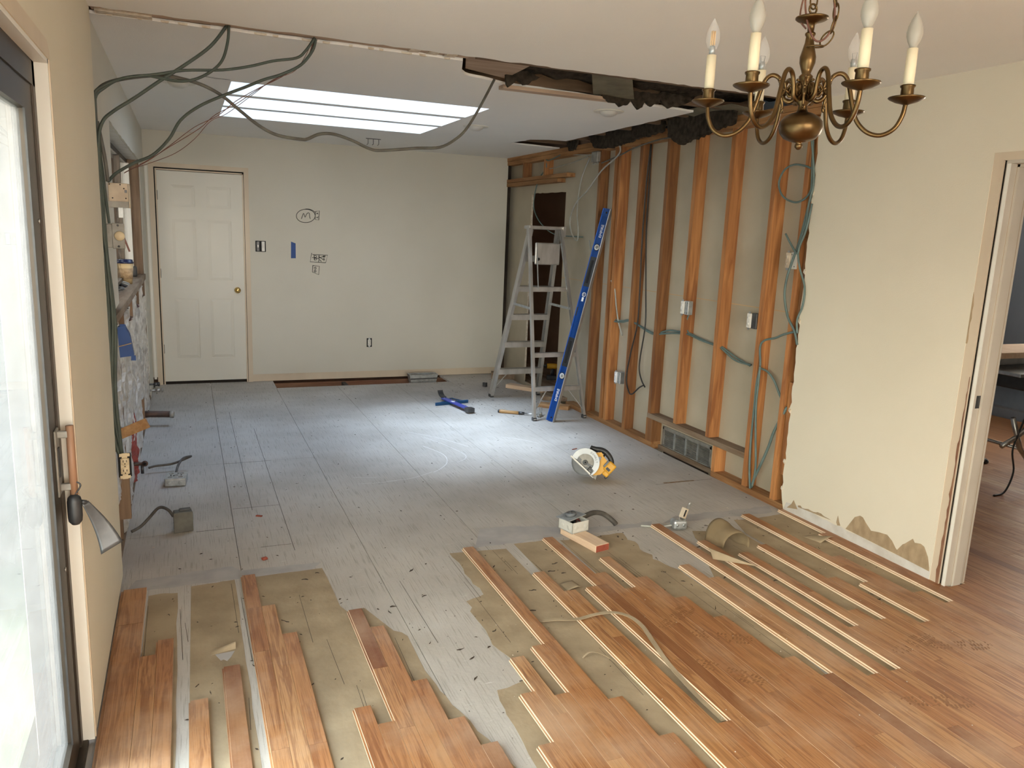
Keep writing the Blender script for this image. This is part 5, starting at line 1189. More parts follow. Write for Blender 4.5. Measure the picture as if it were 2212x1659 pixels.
# ---- long blue level leaning on the studs
lv = empty('spirit_level', (2.925, 5.985, 0)); tag(lv, 'long blue level leaning against the studs beside the ladder', 'level')
p0 = Vector((0, 0, .006)); p1 = Vector((3.338-2.925, 5.93-5.985, 1.855)); L = (p1-p0).length
d = (p1-p0).normalized(); n = Vector((-.90, -.43, 0)); n = (n-d*n.dot(d)).normalized(); e = d.cross(n).normalized()
if e.dot(Vector((.4, -.9, 0))) < 0: e = -e
LM = Matrix(((e.x, n.x, d.x, 0), (e.y, n.y, d.y, 0), (e.z, n.z, d.z, 0.004), (0, 0, 0, 1)))
lr = empty('level_frame'); lr.parent = lv
bpy.data.objects.remove(lr)
def lpart(name, mb, m, par=None):
    mb.v = [tuple(LM @ Vector(v)) for v in mb.v] if par is None else mb.v
    return mb.build(name, m, lv)
W, T = .072, .032                                       # e: across the face, n: out of the face
lpart('web', MB().box((-W/2+.004, -T/2+.006, 0), (W/2-.004, T/2-.006, L)), 'level_blue')
for s in (-1, 1): lpart('flange', MB().cbox((s*W/2-.004, -T/2, 0), (s*W/2+.004, T/2, L), .001), 'aluminium' if s > 0 else 'level_blue')
for s in (-1, 1): lpart('face_rib', MB().box((-W/2+.003, s*T/2-.002, 0), (W/2-.003, s*T/2, L)) if s < 0 else MB().box((-W/2+.004, T/2-.008, .002), (W/2-.004, T/2-.006, L-.002)), 'level_blue')
for z0, z1 in ((.500, .760), (1.215, 1.475)):
    lpart('grip', MB().cbox((-W/2+.003, T/2-.007, z0), (W/2-.004, T/2-.001, z1), .002), 'black_plastic')
    lpart('grip_slot', MB().cbox((-.014, T/2-.002, z0+.03), (.012, T/2, z1-.03), .001), 'slot_black')
for z in (.415, 1.560):
    mb = MB().lathe([(.030, 0), (.030, .003), (.0, .003)], (0, T/2-.006, z), 24, (0, 1, 0)); lpart('vial_surround', mb, 'print_dark')
    mb = MB().lathe([(.024, 0), (.024, .002), (.0, .002)], (0, T/2-.003, z), 24, (0, 1, 0)); lpart('vial_ring', mb, 'print_white')
    mb = MB().lathe([(.015, 0), (.015, .001), (.0, .001)], (.006, T/2-.001, z), 20, (0, 1, 0)); lpart('vial', mb, 'galv_dull')
lpart('centre_vial', MB().cbox((-W/2-.006, -.010, .95), (-W/2+.014, .014, 1.03), .004), 'black_plastic')
mb = MB().lathe([(.020, 0), (.020, .0015), (.015, .0015), (.015, 0)], (.0, T/2-.006, 1.145), 20, (0, 1, 0)); lpart('logo_ring', mb, 'print_white')
lpart('logo_bar', MB().box((-.012, T/2-.006, 1.085), (.008, T/2-.0045, 1.12)), 'print_white')
for z in (.035, L-.035): lpart('hang_hole', MB().lathe([(.008, 0), (.008, .001), (0, .001)], (.004, T/2-.006, z), 14, (0, 1, 0)), 'slot_black')
def text_mesh(body, size, name, m, parent, mw):
    cu = bpy.data.curves.new(name, 'FONT'); cu.body = body; cu.size = size; cu.extrude = .0004; cu.align_x = 'CENTER'; cu.align_y = 'CENTER'
    to = bpy.data.objects.new(name, cu); C.objects.link(to)
    dg = bpy.context.evaluated_depsgraph_get(); me = bpy.data.meshes.new_from_object(to.evaluated_get(dg))
    bpy.data.objects.remove(to); bpy.data.curves.remove(cu)
    me.transform(mw); me.materials.clear(); me.materials.append(M[m])
    o = bpy.data.objects.new(name, me); C.objects.link(o); o.parent = parent; return o
for z in (.24, 1.70):
    mw = LM @ Matrix(((0, -1, 0, .004), (0, 0, 1, T/2-.0055), (1, 0, 0, z), (0, 0, 0, 1)))
    if mw.to_3x3().determinant() < 0: mw = LM @ Matrix(((0, 1, 0, .004), (0, 0, 1, T/2-.0055), (1, 0, 0, z), (0, 0, 0, 1)))
    text_mesh('EMPIRE', .036, 'lettering', 'print_white', lv, mw)

# ---- blue pry bar on a blue square, hammer
sq = empty('speed_square', (2.12, 6.80, 0), math.radians(10)); tag(sq, 'dark blue triangular square lying flat under the pry bar', 'square')
mb = MB()
for a, b, w in (((0, 0), (.335, .0), .026), ((.02, .0), (.27, .20), .022), ((.27, .20), (.325, .0), .022)): mb.beam((a[0], a[1], .012), (b[0], b[1], .012), w, .006)
mb.build('blade', 'square_blue', sq)
MB().cbox((-.005, -.008, .0), (.345, .006, .030), .002).build('fence', 'square_blue', sq)
pb = empty('pry_bar', (2.235, 6.985, .020), math.atan2(6.43-6.985, 2.335-2.235)); tag(pb, 'blue flat pry bar with black ends crossing the square', 'pry bar')
Lp = math.hypot(.10, .555)
MB().cbox((.04, -.028, .008), (Lp-.05, .028, .022), .004).build('shaft', 'bar_blue', pb)
mb = MB().add(*solid_grid(lambda u, v: (.045-.085*math.sin(u*1.45), -.026+.052*v, .022+.065*(1-math.cos(u*1.45))), 8, 3, .010)); mb.build('claw', 'dark_steel', pb)
MB().cbox((Lp-.055, -.036, -.012), (Lp+.012, .036, .030), .004).build('end_block', 'dark_steel', pb)
MB().prism([(.20, -.012), (.25, -.016), (.255, .008), (.225, .016), (.20, .008)], .0221, .0228).build('label_patch', 'print_white', pb)
MB().lathe([(.007, 0), (.007, .001), (0, .001)], (.055, 0, .0222), 12).build('nail_hole', 'print_white', pb)
hm = empty('hammer', (2.60, 6.40, .016), math.atan2(6.17-6.40, 2.925-2.60)); tag(hm, 'claw hammer with wooden grip lying behind the ladder foot', 'hammer')
MB().tube([(0, 0, 0), (.02, 0, 0), (.10, 0, 0), (.185, 0, 0)], [.013, .017, .0145, .014], 14).build('grip', 'hammer_wood', hm)
MB().tube([(-.010, 0, 0), (.004, 0, 0)], [.014, .0155], 14).build('pommel', 'dark_steel', hm)
MB().tube([(.183, 0, 0), (.235, 0, 0)], [.0145, .011], 14).build('ferrule', 'dark_steel', hm)
for k in (-1, 1): MB().tube([(.23, k*.007, 0), (.375, k*.009, 0)], .004, 8).build('shaft_rod', 'steel', hm)
MB().cbox((.358, -.018, -.012), (.398, .018, .022), .006).build('head', 'galv_dull', hm)
MB().lathe([(.012, 0), (.015, .012), (.014, .030), (.015, .034), (0, .034)], (.378, -.018, .004), 14, (0, -1, -.25)).build('face', 'galv_dull', hm)
for k in (-1, 1): MB().tube([(.378+k*.006, .012, .010), (.376+k*.009, .045, .030), (.370+k*.011, .075, .060)], [.009, .006, .002], 8).build('claw', 'galv_dull', hm)

# ---- circular saw lying on its guard
Rv = Vector((.875, -.485, 0)); Dv = Vector((.46, .83, -.29)).normalized(); Uv = Rv.cross(Dv).normalized()
ca, sa = .768, .640
us = Rv*ca-Uv*sa; vs_ = Rv*sa+Uv*ca; ws = us.cross(vs_).normalized()
if ws.dot(Dv) > 0: ws = -ws
saw = empty('circular_saw', (2.425, 4.40, .0)); tag(saw, 'yellow and black cordless circular saw resting on its blade guard', 'circular saw')
SMx = Matrix(((us.x, vs_.x, ws.x, 0), (us.y, vs_.y, ws.y, 0), (us.z, vs_.z, ws.z, 0), (0, 0, 0, 1)))
SP = []
def spart(name, mb, m):
    mb.v = [tuple(SMx @ Vector(v)) for v in mb.v]; o = mb.build(name, m, saw); SP.append(o); return o
def arc_plate(r0, r1, a0, a1, w0, w1, n=26):
    out = [(r1*math.cos(a0+(a1-a0)*i/n), r1*math.sin(a0+(a1-a0)*i/n)) for i in range(n+1)]
    inn = [(r0*math.cos(a1+(a0-a1)*i/n), r0*math.sin(a1+(a0-a1)*i/n)) for i in range(n+1)]
    return MB().prism(out+inn, w0, w1)
dg_ = math.radians
# upper guard: face ring, rim, then the blade inside
spart('upper_guard', arc_plate(.058, .092, dg_(-22), dg_(202), .016, .020), 'guard_grey')
spart('guard_rim', arc_plate(.088, .095, dg_(-22), dg_(202), -.030, .018), 'guard_grey')
spart('guard_back', arc_plate(.012, .094, dg_(-22), dg_(202), -.032, -.028), 'guard_grey')
mb = MB()
pts = []
for i in range(36):
    a = 2*PI*i/36; pts.append(((.082 if i % 2 else .077)*math.cos(a), (.082 if i % 2 else .077)*math.sin(a)))
spart('blade', MB().prism(pts, -.001, .001), 'galv_dull')
spart('arbor', MB().lathe([(.018, 0), (.018, .006), (.009, .008), (.009, .016), (0, .016)], (0, 0, .001), 18, (0, 0, 1)), 'galvanized')
spart('blade_bolt_hole', MB().lathe([(.005, 0), (0, .0006)], (0, 0, .017), 10, (0, 0, 1)), 'slot_black')
spart('lower_guard', arc_plate(.030, .090, dg_(182), dg_(342), .004, .012), 'grey_plastic')
spart('lower_guard_rim', arc_plate(.084, .0925, dg_(178), dg_(345), -.022, .012), 'grey_plastic')
spart('dust_chute', MB().cbox((.040, -.034, -.005), (.085, .004, .020), .004), 'black_plastic')
spart('pointer_arm', MB().prism([(.012, .006), (.060, .020), (.062, .004), (.016, -.008)], .010, .014), 'grey_plastic')
spart('shoe', MB().box((-.100, -.041, -.115), (.108, -.037, .030)), 'white_plastic')
spart('shoe_lip', MB().box((-.100, -.041, .024), (.075, -.030, .030)), 'white_plastic')
spart('bevel_bracket', MB().prism([(.078, -.037), (.130, -.037), (.112, -.006), (.098, .004), (.086, -.010)], -.030, -.024), 'galv_dull')
spart('front_bracket', MB().prism([(-.090, -.037), (-.045, -.037), (-.058, -.010), (-.078, -.020)], -.026, -.004), 'black_plastic')
spart('depth_knob', MB().lathe([(.010, 0), (.010, .008), (0, .008)], (-.072, .004, .004), 14, (0, 0, 1)), 'guard_grey')
spart('motor', MB().lathe([(.040, 0), (.050, .010), (.050, .085), (.042, .100), (0, .100)], (.030, .030, -.030), 22, (0, 0, -1)), 'tool_yellow')
spart('gear_case', MB().prism([(.050, .115), (.095, .110), (.130, .060), (.128, .010), (.100, -.025), (.050, -.020), (.070, .060)], -.085, -.022), 'tool_yellow')
spart('trigger_frame', MB().prism([(.004, .094), (.030, .125), (.048, .122), (.072, .105), (.062, .096), (.050, .100), (.040, .090), (.012, .080)], -.070, -.034), 'tool_yellow')
hp_ = smoothpath([(-.034, .105, -.050), (-.010, .116, -.050), (.020, .136, -.052), (.050, .145, -.052), (.085, .142, -.052), (.118, .130, -.052), (.140, .112, -.052)], 6)
spart('handle', MB().tube(hp_, [.014+.005*math.sin(PI*i/(len(hp_)-1)) for i in range(len(hp_))], 14), 'black_plastic')
spart('front_grip', MB().lathe([(.012, 0), (.015, .008), (.013, .050), (.016, .058), (0, .060)], (.010, .118, -.052), 14, (-.95, -.30, 0)), 'black_plastic')
spart('trigger', MB().cbox((.052, .108, -.060), (.066, .128, -.044), .003), 'slot_black')
spart('battery', MB().cbox((.112, .050, -.100), (.172, .125, -.010), .010), 'tool_yellow')
spart('battery_foot', MB().cbox((.128, .022, -.080), (.172, .060, -.018), .008), 'tool_yellow')
spart('battery_rail', MB().cbox((.100, .064, -.090), (.116, .118, -.014), .004), 'grey_plastic')
spart('battery_label', MB().box((.126, .062, -.0105), (.156, .080, -.0092)), 'print_dark')
spart('battery_base', MB().cbox((.158, .012, -.070), (.176, .036, -.030), .004), 'black_plastic')
rad = .075; 
for i, ch in enumerate('DEWALT'):
    a = dg_(100)-i*dg_(11)
    mw = SMx @ (Matrix.Translation((rad*math.cos(a), rad*math.sin(a), .0204)) @ Matrix.Rotation(a-PI/2, 4, 'Z'))
    SP.append(text_mesh(ch, .017, 'letter', 'print_dark', saw, mw))
zmin = min(v.co.z for o in SP for v in o.data.vertices)
saw.location.z = -zmin+.0005

# ---- chandelier
ch = empty('chandelier', (1.266, 1.411, 1.930)); tag(ch, 'antique brass six-arm chandelier with candle bulbs', 'chandelier')
prof = [(0, -.104), (.004, -.103), (.0085, -.098), (.0085, -.093), (.006, -.089), (.020, -.086), (.034, -.080), (.043, -.070), (.047, -.057), (.045, -.044), (.037, -.034), (.024, -.027), (.013, -.024), (.010, -.018), (.0095, -.010), (.016, -.004), (.016, 0), (.0125, .004), (.0125, .028), (.016, .031), (.0125, .036), (.010, .042), (.0145, .047), (.0145, .051), (.009, .056), (.0125, .066), (.0165, .078), (.0170, .090), (.0135, .104), (.0095, .120), (.0085, .132), (.011, .136), (.011, .139), (.007, .142), (.0075, .155), (.013, .160), (.030, .165), (.034, .168), (.034, .171), (.012, .174), (.006, .180), (0, .181)]
MB().lathe(prof, (0, 0, 0), 28).build('column', 'brass_old', ch)
MB().tube([(.010*math.cos(a), 0, .188+.010*math.sin(a)) for a in [2*PI*i/16 for i in range(16)]], .0022, 8, closed=True).build('top_ring', 'brass_old', ch)
vd = Vector((1.266, 1.411, 0)).normalized(); th0 = math.atan2(-vd.x, vd.y)            # to the right of the view
RAD = .205
kinds = ['frosted', 'clear', 'clear', 'led', 'frosted', 'frosted']
arm = smoothpath([(.014, 0, .010), (.028, 0, -.002), (.042, 0, .006), (.046, 0, .026), (.055, 0, .048), (.070, 0, .055), (.083, 0, .046), (.092, 0, .022), (.100, 0, -.008), (.112, 0, -.042), (.135, 0, -.066), (.163, 0, -.073), (.188, 0, -.060), (.201, 0, -.034), (.205, 0, -.006)], 5)
am = MB().tube(arm, .0048, 10)
sc_ = [(.028+.013*(1-i/18)*math.cos(4.4*PI*i/18+1.2), 0, .022+.018*(1-i/22)*math.sin(4.4*PI*i/18+1.2)) for i in range(19)]
am.tube(sc_, [.0030]*19, 8)
arm0 = None
pan = [(.004, -.012), (.008, -.010), (.022, -.006), (.034, .000), (.0365, .0025), (.036, .004), (.026, .002), (.010, .0005), (.011, .006), (.013, .010), (.0125, .022), (.015, .025), (.015, .028), (.012, .029)]
bulbp = [(.0060, 0), (.0080, .004), (.0120, .012), (.0155, .023), (.0160, .030), (.0140, .042), (.0095, .054), (.0050, .063), (.0018, .069), (0, .072)]
for k in range(6):
    a = th0+k*PI/3
    if arm0 is None:
        arm0 = am.build('arm', 'brass_old', ch); o = arm0
        pm = MB().lathe(pan, (RAD, 0, 0), 26).build('drip_pan', 'brass_old', arm0)
        slm = MB().lathe([(.0105, 0), (.0108, .03), (.0104, .074), (0, .075)], (RAD, 0, .027), 16).build('candle_sleeve', 'candle_sleeve', arm0)
        am2, pm2, sl2 = arm0, pm, slm
    else:
        o = am2.copy(); C.objects.link(o); o.parent = ch
        for q in (pm2, sl2): c = q.copy(); C.objects.link(c); c.parent = o
    o.rotation_euler = (0, 0, a)
    kd = kinds[k]
    z = .102
    if kd == 'frosted': MB().lathe(bulbp, (RAD, 0, z), 20).build('bulb', 'frosted_bulb', o)
    else:
        b = MB().lathe(bulbp, (RAD, 0, z+.006), 20).build('bulb', 'clear_bulb', o)
        MB().lathe([(.0065, 0), (.0068, .010), (.006, .018), (0, .018)], (RAD, 0, z), 14).build('bulb_base', 'galvanized', b)
        if kd == 'led':
            for q in range(4): MB().tube([(RAD+.004*math.cos(q*PI/2), .004*math.sin(q*PI/2), z+.020), (RAD+.0035*math.cos(q*PI/2), .0035*math.sin(q*PI/2), z+.050)], .0017, 6).build('filament', 'led_filament', b)
        else:
            MB().tube([(RAD, -.004, z+.018), (RAD, -.006, z+.032), (RAD, .006, z+.032), (RAD, .004, z+.018)], .0006, 5).build('filament', 'dark_steel', b)
    # scroll ornament between the arms
    sc2 = [(.052+.010*(1-i/20)*math.cos(3.6*PI*i/16-.6), 0, .012+.026*math.cos(PI*i/16)+.006*math.sin(3.6*PI*i/16)) for i in range(17)]
    so = MB().tube(sc2, [.0028]*17, 8).tube([(.014, 0, .020), (.034, 0, .014), (.050, 0, .022)], .0028, 8).build('scroll', 'brass_old', ch); so.rotation_euler = (0, 0, a+PI/6)
def link_mesh(L_, W_, r):
    p = []
    for i in range(20):
        t = 2*PI*i/20; p.append((W_*math.cos(t), 0, L_*math.sin(t)))
    return MB().tube(p, r, 6, closed=True)
lk = link_mesh(.0175, .0095, .0018).build('chain_link', 'brass_old', ch); lk.location = (0, 0, .205)
n = 0
def addlink(loc, rot):
    c = lk.copy(); C.objects.link(c); c.parent = ch; c.location = loc; c.rotation_euler = rot
for i in range(1, 10): addlink((0, 0, .205+i*.029), (0, 0, (i % 2)*PI/2+.3))
# slack loop of spare chain and cord beside the column
lp = smoothpath([(.006, .0, .27), (.030, -.006, .235), (.044, -.010, .195), (.046, -.012, .160), (.036, -.010, .128), (.020, -.008, .112), (.008, -.010, .110)], 8)
acc = 0; last = lp[0]; i_ = 0
for p, q in zip(lp[:-1], lp[1:]):
    acc += (q-p).length
    if acc > .024:
        acc = 0; dd = (q-p).normalized(); rr = dd.to_track_quat('Z', 'X').to_euler(); i_ += 1
        ro = dd.to_track_quat('Z', 'X').to_matrix().to_4x4() @ Matrix.Rotation((i_ % 2)*PI/2, 4, 'Z')
        pr_ = Vector((p.x*math.cos(th0)-p.y*math.sin(th0), p.x*math.sin(th0)+p.y*math.cos(th0), p.z))
        ro = Matrix.Rotation(th0, 4, 'Z') @ ro
        addlink(pr_, ro.to_euler())
rot = lambda p: (p[0]*math.cos(th0)-p[1]*math.sin(th0), p[0]*math.sin(th0)+p[1]*math.cos(th0), p[2])
MB().tube([rot(p) for p in smoothpath([(.0, -.004, .50), (.002, -.010, .30), (.020, -.014, .26), (.040, -.016, .20), (.044, -.016, .155), (.032, -.014, .126), (.012, -.016, .120), (-.006, -.018, .150), (-.016, -.014, .190), (-.016, -.010, .225), (-.004, .0, .28)], 6)], .0022, 8).build('cord', 'copper_wire', ch)
MB().tube([rot(p) for p in smoothpath([(-.004, .0, .28), (-.022, .004, .21), (-.024, .004, .17), (-.010, .006, .15)], 6)], .0018, 8).build('cord', 'copper_wire', ch)
MB().lathe([(.045, 0), (.060, .008), (.062, .014), (0, .014)], (0, 0, .485), 24).build('ceiling_canopy', 'brass_old', ch)

# ---- recessed lights
for (x, y), lab in (((.0, 5.33), 'round recessed ceiling light above the sagging cables, left of the skylight'), ((2.606, 4.70), 'round recessed ceiling light nearest the ceiling tear'), ((2.149, 6.0), 'round recessed ceiling light right of the skylight')):
    t = empty('recessed_light', (x, y, ZC)); tag(t, lab, 'ceiling light', 'recessed ceiling lights')
    MB().lathe([(.062, -.004), (.095, -.006), (.100, -.003), (.100, 0), (.062, 0)], (0, 0, 0), 32).build('trim_ring', 'light_trim', t)
    MB().lathe([(0, -.034), (.030, -.032), (.052, -.020), (.060, -.004), (.058, 0)], (0, 0, 0), 28).build('lens', 'lens_white', t)
# ---- marks of old fixtures on the kitchen ceiling
for pts, lab in (([(.14, 5.0), (.20, 5.02), (.28, 5.03), (.20, 5.045), (.14, 5.01)], 'thin loose wire loop on the kitchen ceiling near the left'),):
    o = MB().tube([(x, y, ZC-.004) for x, y in pts], .0008, 5).build('loose_wire', 'cable_grey'); tag(o, lab, 'wire')
mk = empty('ceiling_hook', (1.66, 7.45, ZC)); tag(mk, 'small dark bracket on the kitchen ceiling near the back wall', 'bracket')
MB().beam((-.07, 0, -.004), (.07, 0, -.004), .006, .006).build('bar', 'dark_steel', mk)
for x in (-.05, .0, .05): MB().tube([(x, 0, -.004), (x, 0, -.05), (x-.012, 0, -.06)], .003, 6).build('prong', 'dark_steel', mk)

# ---- hanging bob and blade on the sliding door handle
bo = empty('hanging_weight', (-.316, 2.400, .80)); tag(bo, 'black capsule weight hung on a loop from the sliding door handle', 'weight')
MB().lathe([(0, -.048), (.010, -.046), (.0175, -.036), (.019, -.022), (.019, .022), (.0165, .034), (.008, .042), (0, .043)], (0, 0, 0), 22).build('body', 'black_plastic', bo)
MB().tube(smoothpath([(.0, .0, .040), (.012, .0, .055), (.018, .0, .070), (.006, .004, .078), (-.010, .006, .072), (-.012, .004, .060)], 6), .0022, 8).build('loop', 'black_plastic', bo)
bl = empty('metal_blade', (-.290, 2.405, .815)); tag(bl, 'curved dark steel blade hanging beside the black weight', 'blade')
vs, fs = solid_grid(lambda u, v: Vector((.0+.052*u+(.012+.034*u)*(v-.5)*1.25+.010*math.sin(2.2*u), .012*math.sin(2.4*u)+.010*(v-.5), -.150*u+(.005+.022*u)*(v-.5)*1.1)), 14, 6, .0016)
MB().smooth().add(vs, fs).build('blade', 'dark_steel', bl)
MB().tube([(-.014, 0, .004), (.004, .0, .0)], .006, 10).build('socket', 'black_plastic', bl)

# ---- coffee cup and clutter on the window sill
cp = empty('coffee_cup', (-.398, 6.33, 1.142)); cp.scale = (1.15, 1.15, 1.2); tag(cp, 'brown paper coffee cup with dark lid on the window sill', 'cup')
MB().lathe([(.031, 0), (.043, .128), (.041, .128)], (0, 0, 0), 26).build('body', 'cup_card', cp)
MB().lathe([(.0345, .030), (.041, .095), (.0395, .095)], (0, 0, 0), 26).build('sleeve', 'cup_sleeve', cp)
MB().lathe([(.0455, .124), (.0460, .130), (.044, .134), (.040, .136), (.039, .146), (.030, .148), (0, .146)], (0, 0, 0), 26).build('lid', 'lid_navy', cp)
tb = MB().cbox((-.42, 7.10, 1.142), (-.37, 7.17, 1.225), .008).build('tin_box', 'black_plastic'); tag(tb, 'small dark green box behind the coffee cup', 'box')
for i, (y, m) in enumerate(((5.65, 'cable_grey'), (5.95, 'cable_black'), (6.15, 'cable_pale'))):
    o = MB().tube(smoothpath([(-.41+.03*math.sin(k*2.1+i), y+.05*k*.5, 1.150+.012*math.sin(k*1.7)) for k in range(8)], 4), .006, 6).build('wire_scrap', m)
    tag(o, ('grey', 'black', 'pale')[i]+' scrap of cable curled on the window sill', 'cable')

# ---- duct boot standing in the floor slot
db = empty('duct_boot', (2.35, 8.05, -.045)); tag(db, 'dented galvanized duct boot standing in the floor slot', 'duct')
mb = MB()
w0, w1, dpt, h = .135, .160, .050, .115
for a, b in (((-w0, -dpt), (w0, -dpt)), ((w0, -dpt), (w0, dpt)), ((w0, dpt), (-w0, dpt)), ((-w0, dpt), (-w0, -dpt))):
    k = w1/w0
    vs = [(a[0], a[1], 0), (b[0], b[1], 0), (b[0]*k, b[1]*1.1, h), (a[0]*k, a[1]*1.1, h)]
    vs2 = [(x*.985, y*.95, z) for x, y, z in vs]
    mb.add(vs+vs2, [(0, 1, 2, 3), (7, 6, 5, 4), (3, 2, 6, 7), (0, 3, 7, 4), (1, 5, 6, 2)])
mb.box((-w0, -dpt, 0), (w0, dpt, .003))
mb.build('body', 'galvanized', db)
MB().add(*solid_grid(lambda u, v: (-.15+.30*u, -.058+.012*v, .112+.006*math.sin(9*u)+.004*v), 12, 2, .002)).build('bent_flange', 'galv_dull', db)
MB().beam((-.15, -.060, .07), (.15, -.060, .072), .004, .012).build('fold', 'dark_steel', db)

# ---- drill on the hall floor, seen through the ladder
dr = empty('drill', (3.80, 7.80, .0), math.radians(-25)); tag(dr, 'yellow and black cordless drill on the floor inside the cut opening', 'drill')
MB().cbox((-.06, -.035, 0), (.06, .035, .050), .008).build('battery', 'black_plastic', dr)
MB().tube([(0, 0, .05), (.01, 0, .13)], [.022, .020], 12).build('handle', 'black_plastic', dr)
MB().tube([(.08, 0, .155), (.02, 0, .155), (-.06, 0, .155)], [.026, .032, .030], 16).build('motor_housing', 'tool_yellow', dr)
MB().tube([(-.06, 0, .155), (-.11, 0, .155)], [.022, .012], 14).build('chuck', 'black_plastic', dr)
dr2 = empty('tool_case', (3.98, 7.70, 0), .4); tag(dr2, 'small black case with yellow edge beside the drill', 'case')
MB().cbox((-.10, -.06, 0), (.10, .06, .14), .015).build('body', 'black_plastic', dr2); MB().cbox((-.11, -.065, .03), (-.095, .065, .12), .006).build('edge_band', 'tool_yellow', dr2)

# ---- table saw on a folding stand in the side room
ts = empty('table_saw', (5.55, 3.62, .0196)); tag(ts, 'table saw on a folding stand in the room beyond the doorway', 'table saw')
MB().cbox((-.52, -.30, .800), (.35, .32, .825), .004).build('table_top', 'galvanized', ts)
MB().cbox((-.30, -.25, .53), (.30, .25, .80), .02).build('housing', 'saw_grey', ts)
MB().cbox((-.42, -.28, .70), (-.30, .20, .80), .01).build('side_panel', 'black_plastic', ts)
MB().lathe([(.06, 0), (.075, .01), (.075, .03), (.02, .04)], (-.05, -.25, .64), 20, (0, -1, 0)).build('hand_wheel', 'black_plastic', ts)
MB().cbox((.02, -.275, .72), (.12, -.25, .79), .006).build('switch', 'saw_red', ts)
MB().beam((-.36, -.26, .66), (-.10, -.27, .78), .02, .02).build('fence_rail', 'aluminium', ts)
MB().cbox((-.50, .0, .826), (.34, .05, .90), .004).build('fence', 'aluminium', ts)
for y in (-.27, .27):
    MB().tube([(-.55, y, .33), (-.42, y, .38), (-.05, y, .60), (.25, y, .78)], .017, 10).build('stand_leg', 'steel', ts)
    MB().tube([(.10, y, .016), (-.28, y, .23), (-.36, y, .30), (-.48, y, .52)], .017, 10).build('stand_leg', 'steel', ts)
    MB().tube([(.11, y, .010), (.085, y, .026)], .020, 10).build('foot', 'black_plastic', ts)
MB().tube([(-.36, -.27, .30), (-.36, .27, .30)], .012, 10).build('cross_bar', 'steel', ts)
MB().lathe([(.05, 0), (.085, .005), (.085, .04), (.05, .045)], (.02, -.30, .50), 22, (0, -1, 0)).build('wheel', 'black_plastic', ts)
MB().lathe([(.05, 0), (.05, .004), (0, .004)], (.02, -.345, .50), 20, (0, -1, 0)).build('wheel_hub', 'steel', ts)
MB().tube(smoothpath([(-.36, -.25, .72), (-.33, -.27, .60), (-.40, -.28, .45), (-.46, -.29, .30), (-.43, -.30, .15), (-.50, -.31, .02), (-.62, -.32, .008)], 6), .006, 8).build('power_cord', 'cable_black', ts)
bd = MB().cbox((4.95, 3.45, .925), (6.2, 3.80, .965), .002).build('board', 'block_wood'); tag(bd, 'pale board lying on the table saw', 'board')

# ---- outdoor planting seen blurred through the dusty glass
def shrub(x, y, r, hgt, seed, label):
    R = random.Random(seed); t = empty('shrub', (x, y, -.28)); tag(t, label, 'shrub', 'shrubs outside the glass door')
    mb = MB()
    for i in range(420):
        a = R.uniform(0, 2*PI); q = R.random()**.5*r; z = R.uniform(.05, 1)*hgt*(1-.5*(q/r)**2)
        p = Vector((math.cos(a)*q, math.sin(a)*q, z)); d = Vector((R.uniform(-1, 1), R.uniform(-1, 1), R.uniform(-.4, 1))).normalized()
        s = d.cross(Vector((R.uniform(-1, 1), R.uniform(-1, 1), R.uniform(-1, 1)))).normalized(); l = R.uniform(.06, .14)
        mb.add([p, p+d*l*.5+s*l*.22, p+d*l, p+d*l*.5-s*l*.22], [(0, 1, 2, 3)])
    mb.build('foliage', 'leaf_green', t)
    MB().tube([(0, 0, 0), (.02, 0, hgt*.6)], [.03, .01], 8).build('stem', 'old_stud', t)
for i, (x, y, r, h, lab) in enumerate(((-2.6, 4.6, .7, 1.2, 'green shrub nearest the glass door'), (-3.4, 7.6, 1.1, 2.2, 'tall green shrub behind the nearest one'), (-1.5, 3.4, .4, .6, 'low plant just outside the glass door'), (-4.5, 4.0, .9, 1.5, 'green shrub farther out on the lawn'), (-2.6, 2.6, .5, .9, 'green shrub just beyond the low plant'))): shrub(x, y, r, h, 500+i, lab)

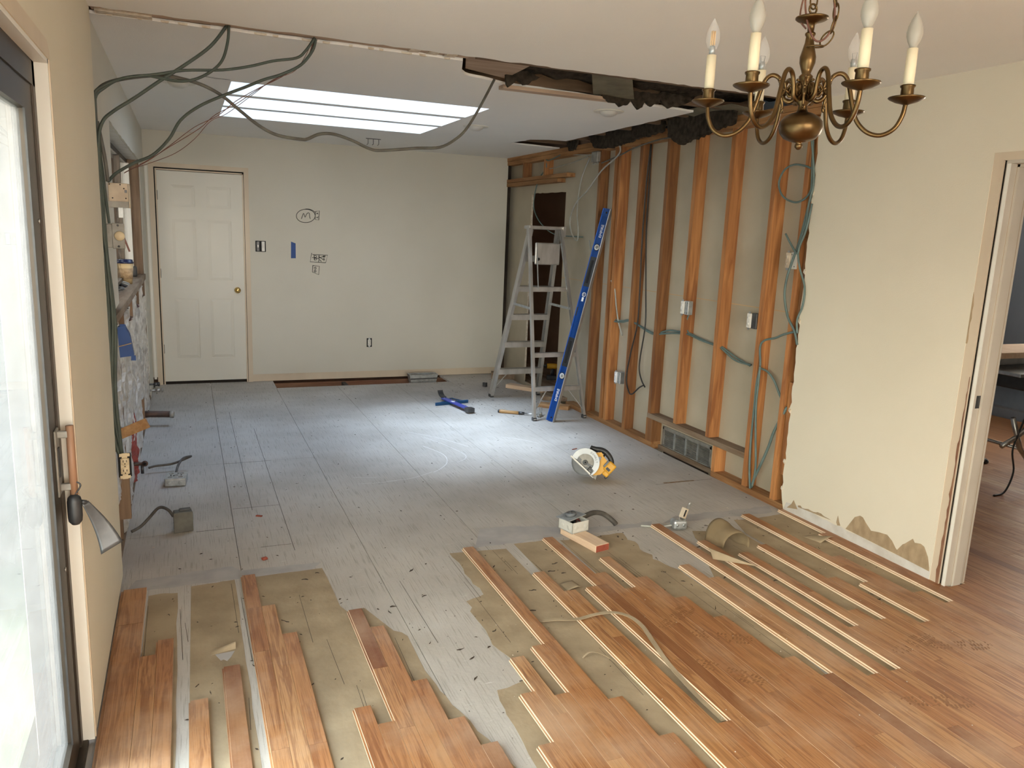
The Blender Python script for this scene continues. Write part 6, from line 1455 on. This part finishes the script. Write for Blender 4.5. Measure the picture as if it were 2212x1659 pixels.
# ---- chips and dust on the floors
R = random.Random(99); mb = MB(); mp = MB()
def chip(m_, x, y, z, l):
    a = R.uniform(0, PI); w = l*R.uniform(.15, .5); c, s = math.cos(a), math.sin(a); h = R.uniform(.001, .004)
    vs = [(x+c*l*.5, y+s*l*.5, z), (x-s*w*.5, y+c*w*.5, z), (x-c*l*.5, y-s*l*.5, z), (x+s*w*.5, y-c*w*.5, z), (x, y, z+h)]
    m_.add(vs, [(0, 1, 4), (1, 2, 4), (2, 3, 4), (3, 0, 4), (3, 2, 1, 0)])
def sliver(m_, x, y, z, l):
    # a bent, ragged splinter or staple scrap
    a = R.uniform(0, PI); pts = [(x, y)]; 
    for k in range(3): a += R.uniform(-.7, .7); pts.append((pts[-1][0]+math.cos(a)*l/3, pts[-1][1]+math.sin(a)*l/3))
    w = [R.uniform(.0006, .002), R.uniform(.002, .005), R.uniform(.0015, .004), .0005]; vs = []
    for (px_, py_), q in zip(pts, w): vs += [(px_, py_-q, z), (px_, py_+q, z+R.uniform(.0005, .004))]
    m_.add(vs, [(0, 2, 3, 1), (2, 4, 5, 3), (4, 6, 7, 5)])
for i in range(420):
    x = R.uniform(-.28, 3.3); y = R.uniform(3.6, 7.85); chip(mb if R.random() < .55 else mp, x, y, .0003, R.choice((.006, .008, .012, .02)))
for i in range(300):
    x = R.uniform(2.3, 3.33); y = R.uniform(6.2, 8.2); chip(mb if R.random() < .4 else mp, x, y, .0003, R.choice((.008, .012, .02, .03)))
for i in range(260):
    x = R.uniform(-.2, 3.3); y = R.uniform(2.0, 3.6); chip(mb, x, y, .0016, R.choice((.006, .010, .018)))
for i in range(46):
    k = R.choice((0, 2, 4, 6, 10, 11, 12, 16, 19, 24, 27, 28, 29, 31, 32, 35, 36, 38, 41, 42, 44, 45, 47, 49, 51, 54, 56, 59, 60)); x = -.209+.0567*(k+R.random()); y = R.uniform(2.1, 3.4); l = R.uniform(.15, .6); d = R.uniform(-.012, .012)
    mb.add([(x, y-l/2, .0016), (x+.0018, y-l/2, .0016), (x+.0014+d, min(3.5, y+l/2), .0016), (x+d, min(3.5, y+l/2), .0016)], [(0, 1, 2, 3)])
for i in range(60):
    x = R.uniform(-.15, 3.25); y = R.uniform(2.3, 3.5); sliver(mb, x, y, .0016, R.uniform(.015, .040))
for i in range(120):
    x = R.uniform(.9, 3.3); y = R.uniform(1.4, 3.0); chip(mp, x, y, .0205, R.choice((.003, .004, .006)))
tag(mb.build('dark_chips', 'debris_dark'), 'dark wood chips and staples strewn over the floor', 'debris', kind='stuff')
tag(mp.build('pale_chips', 'debris_pale'), 'pale plaster crumbs strewn over the floor', 'debris', kind='stuff')
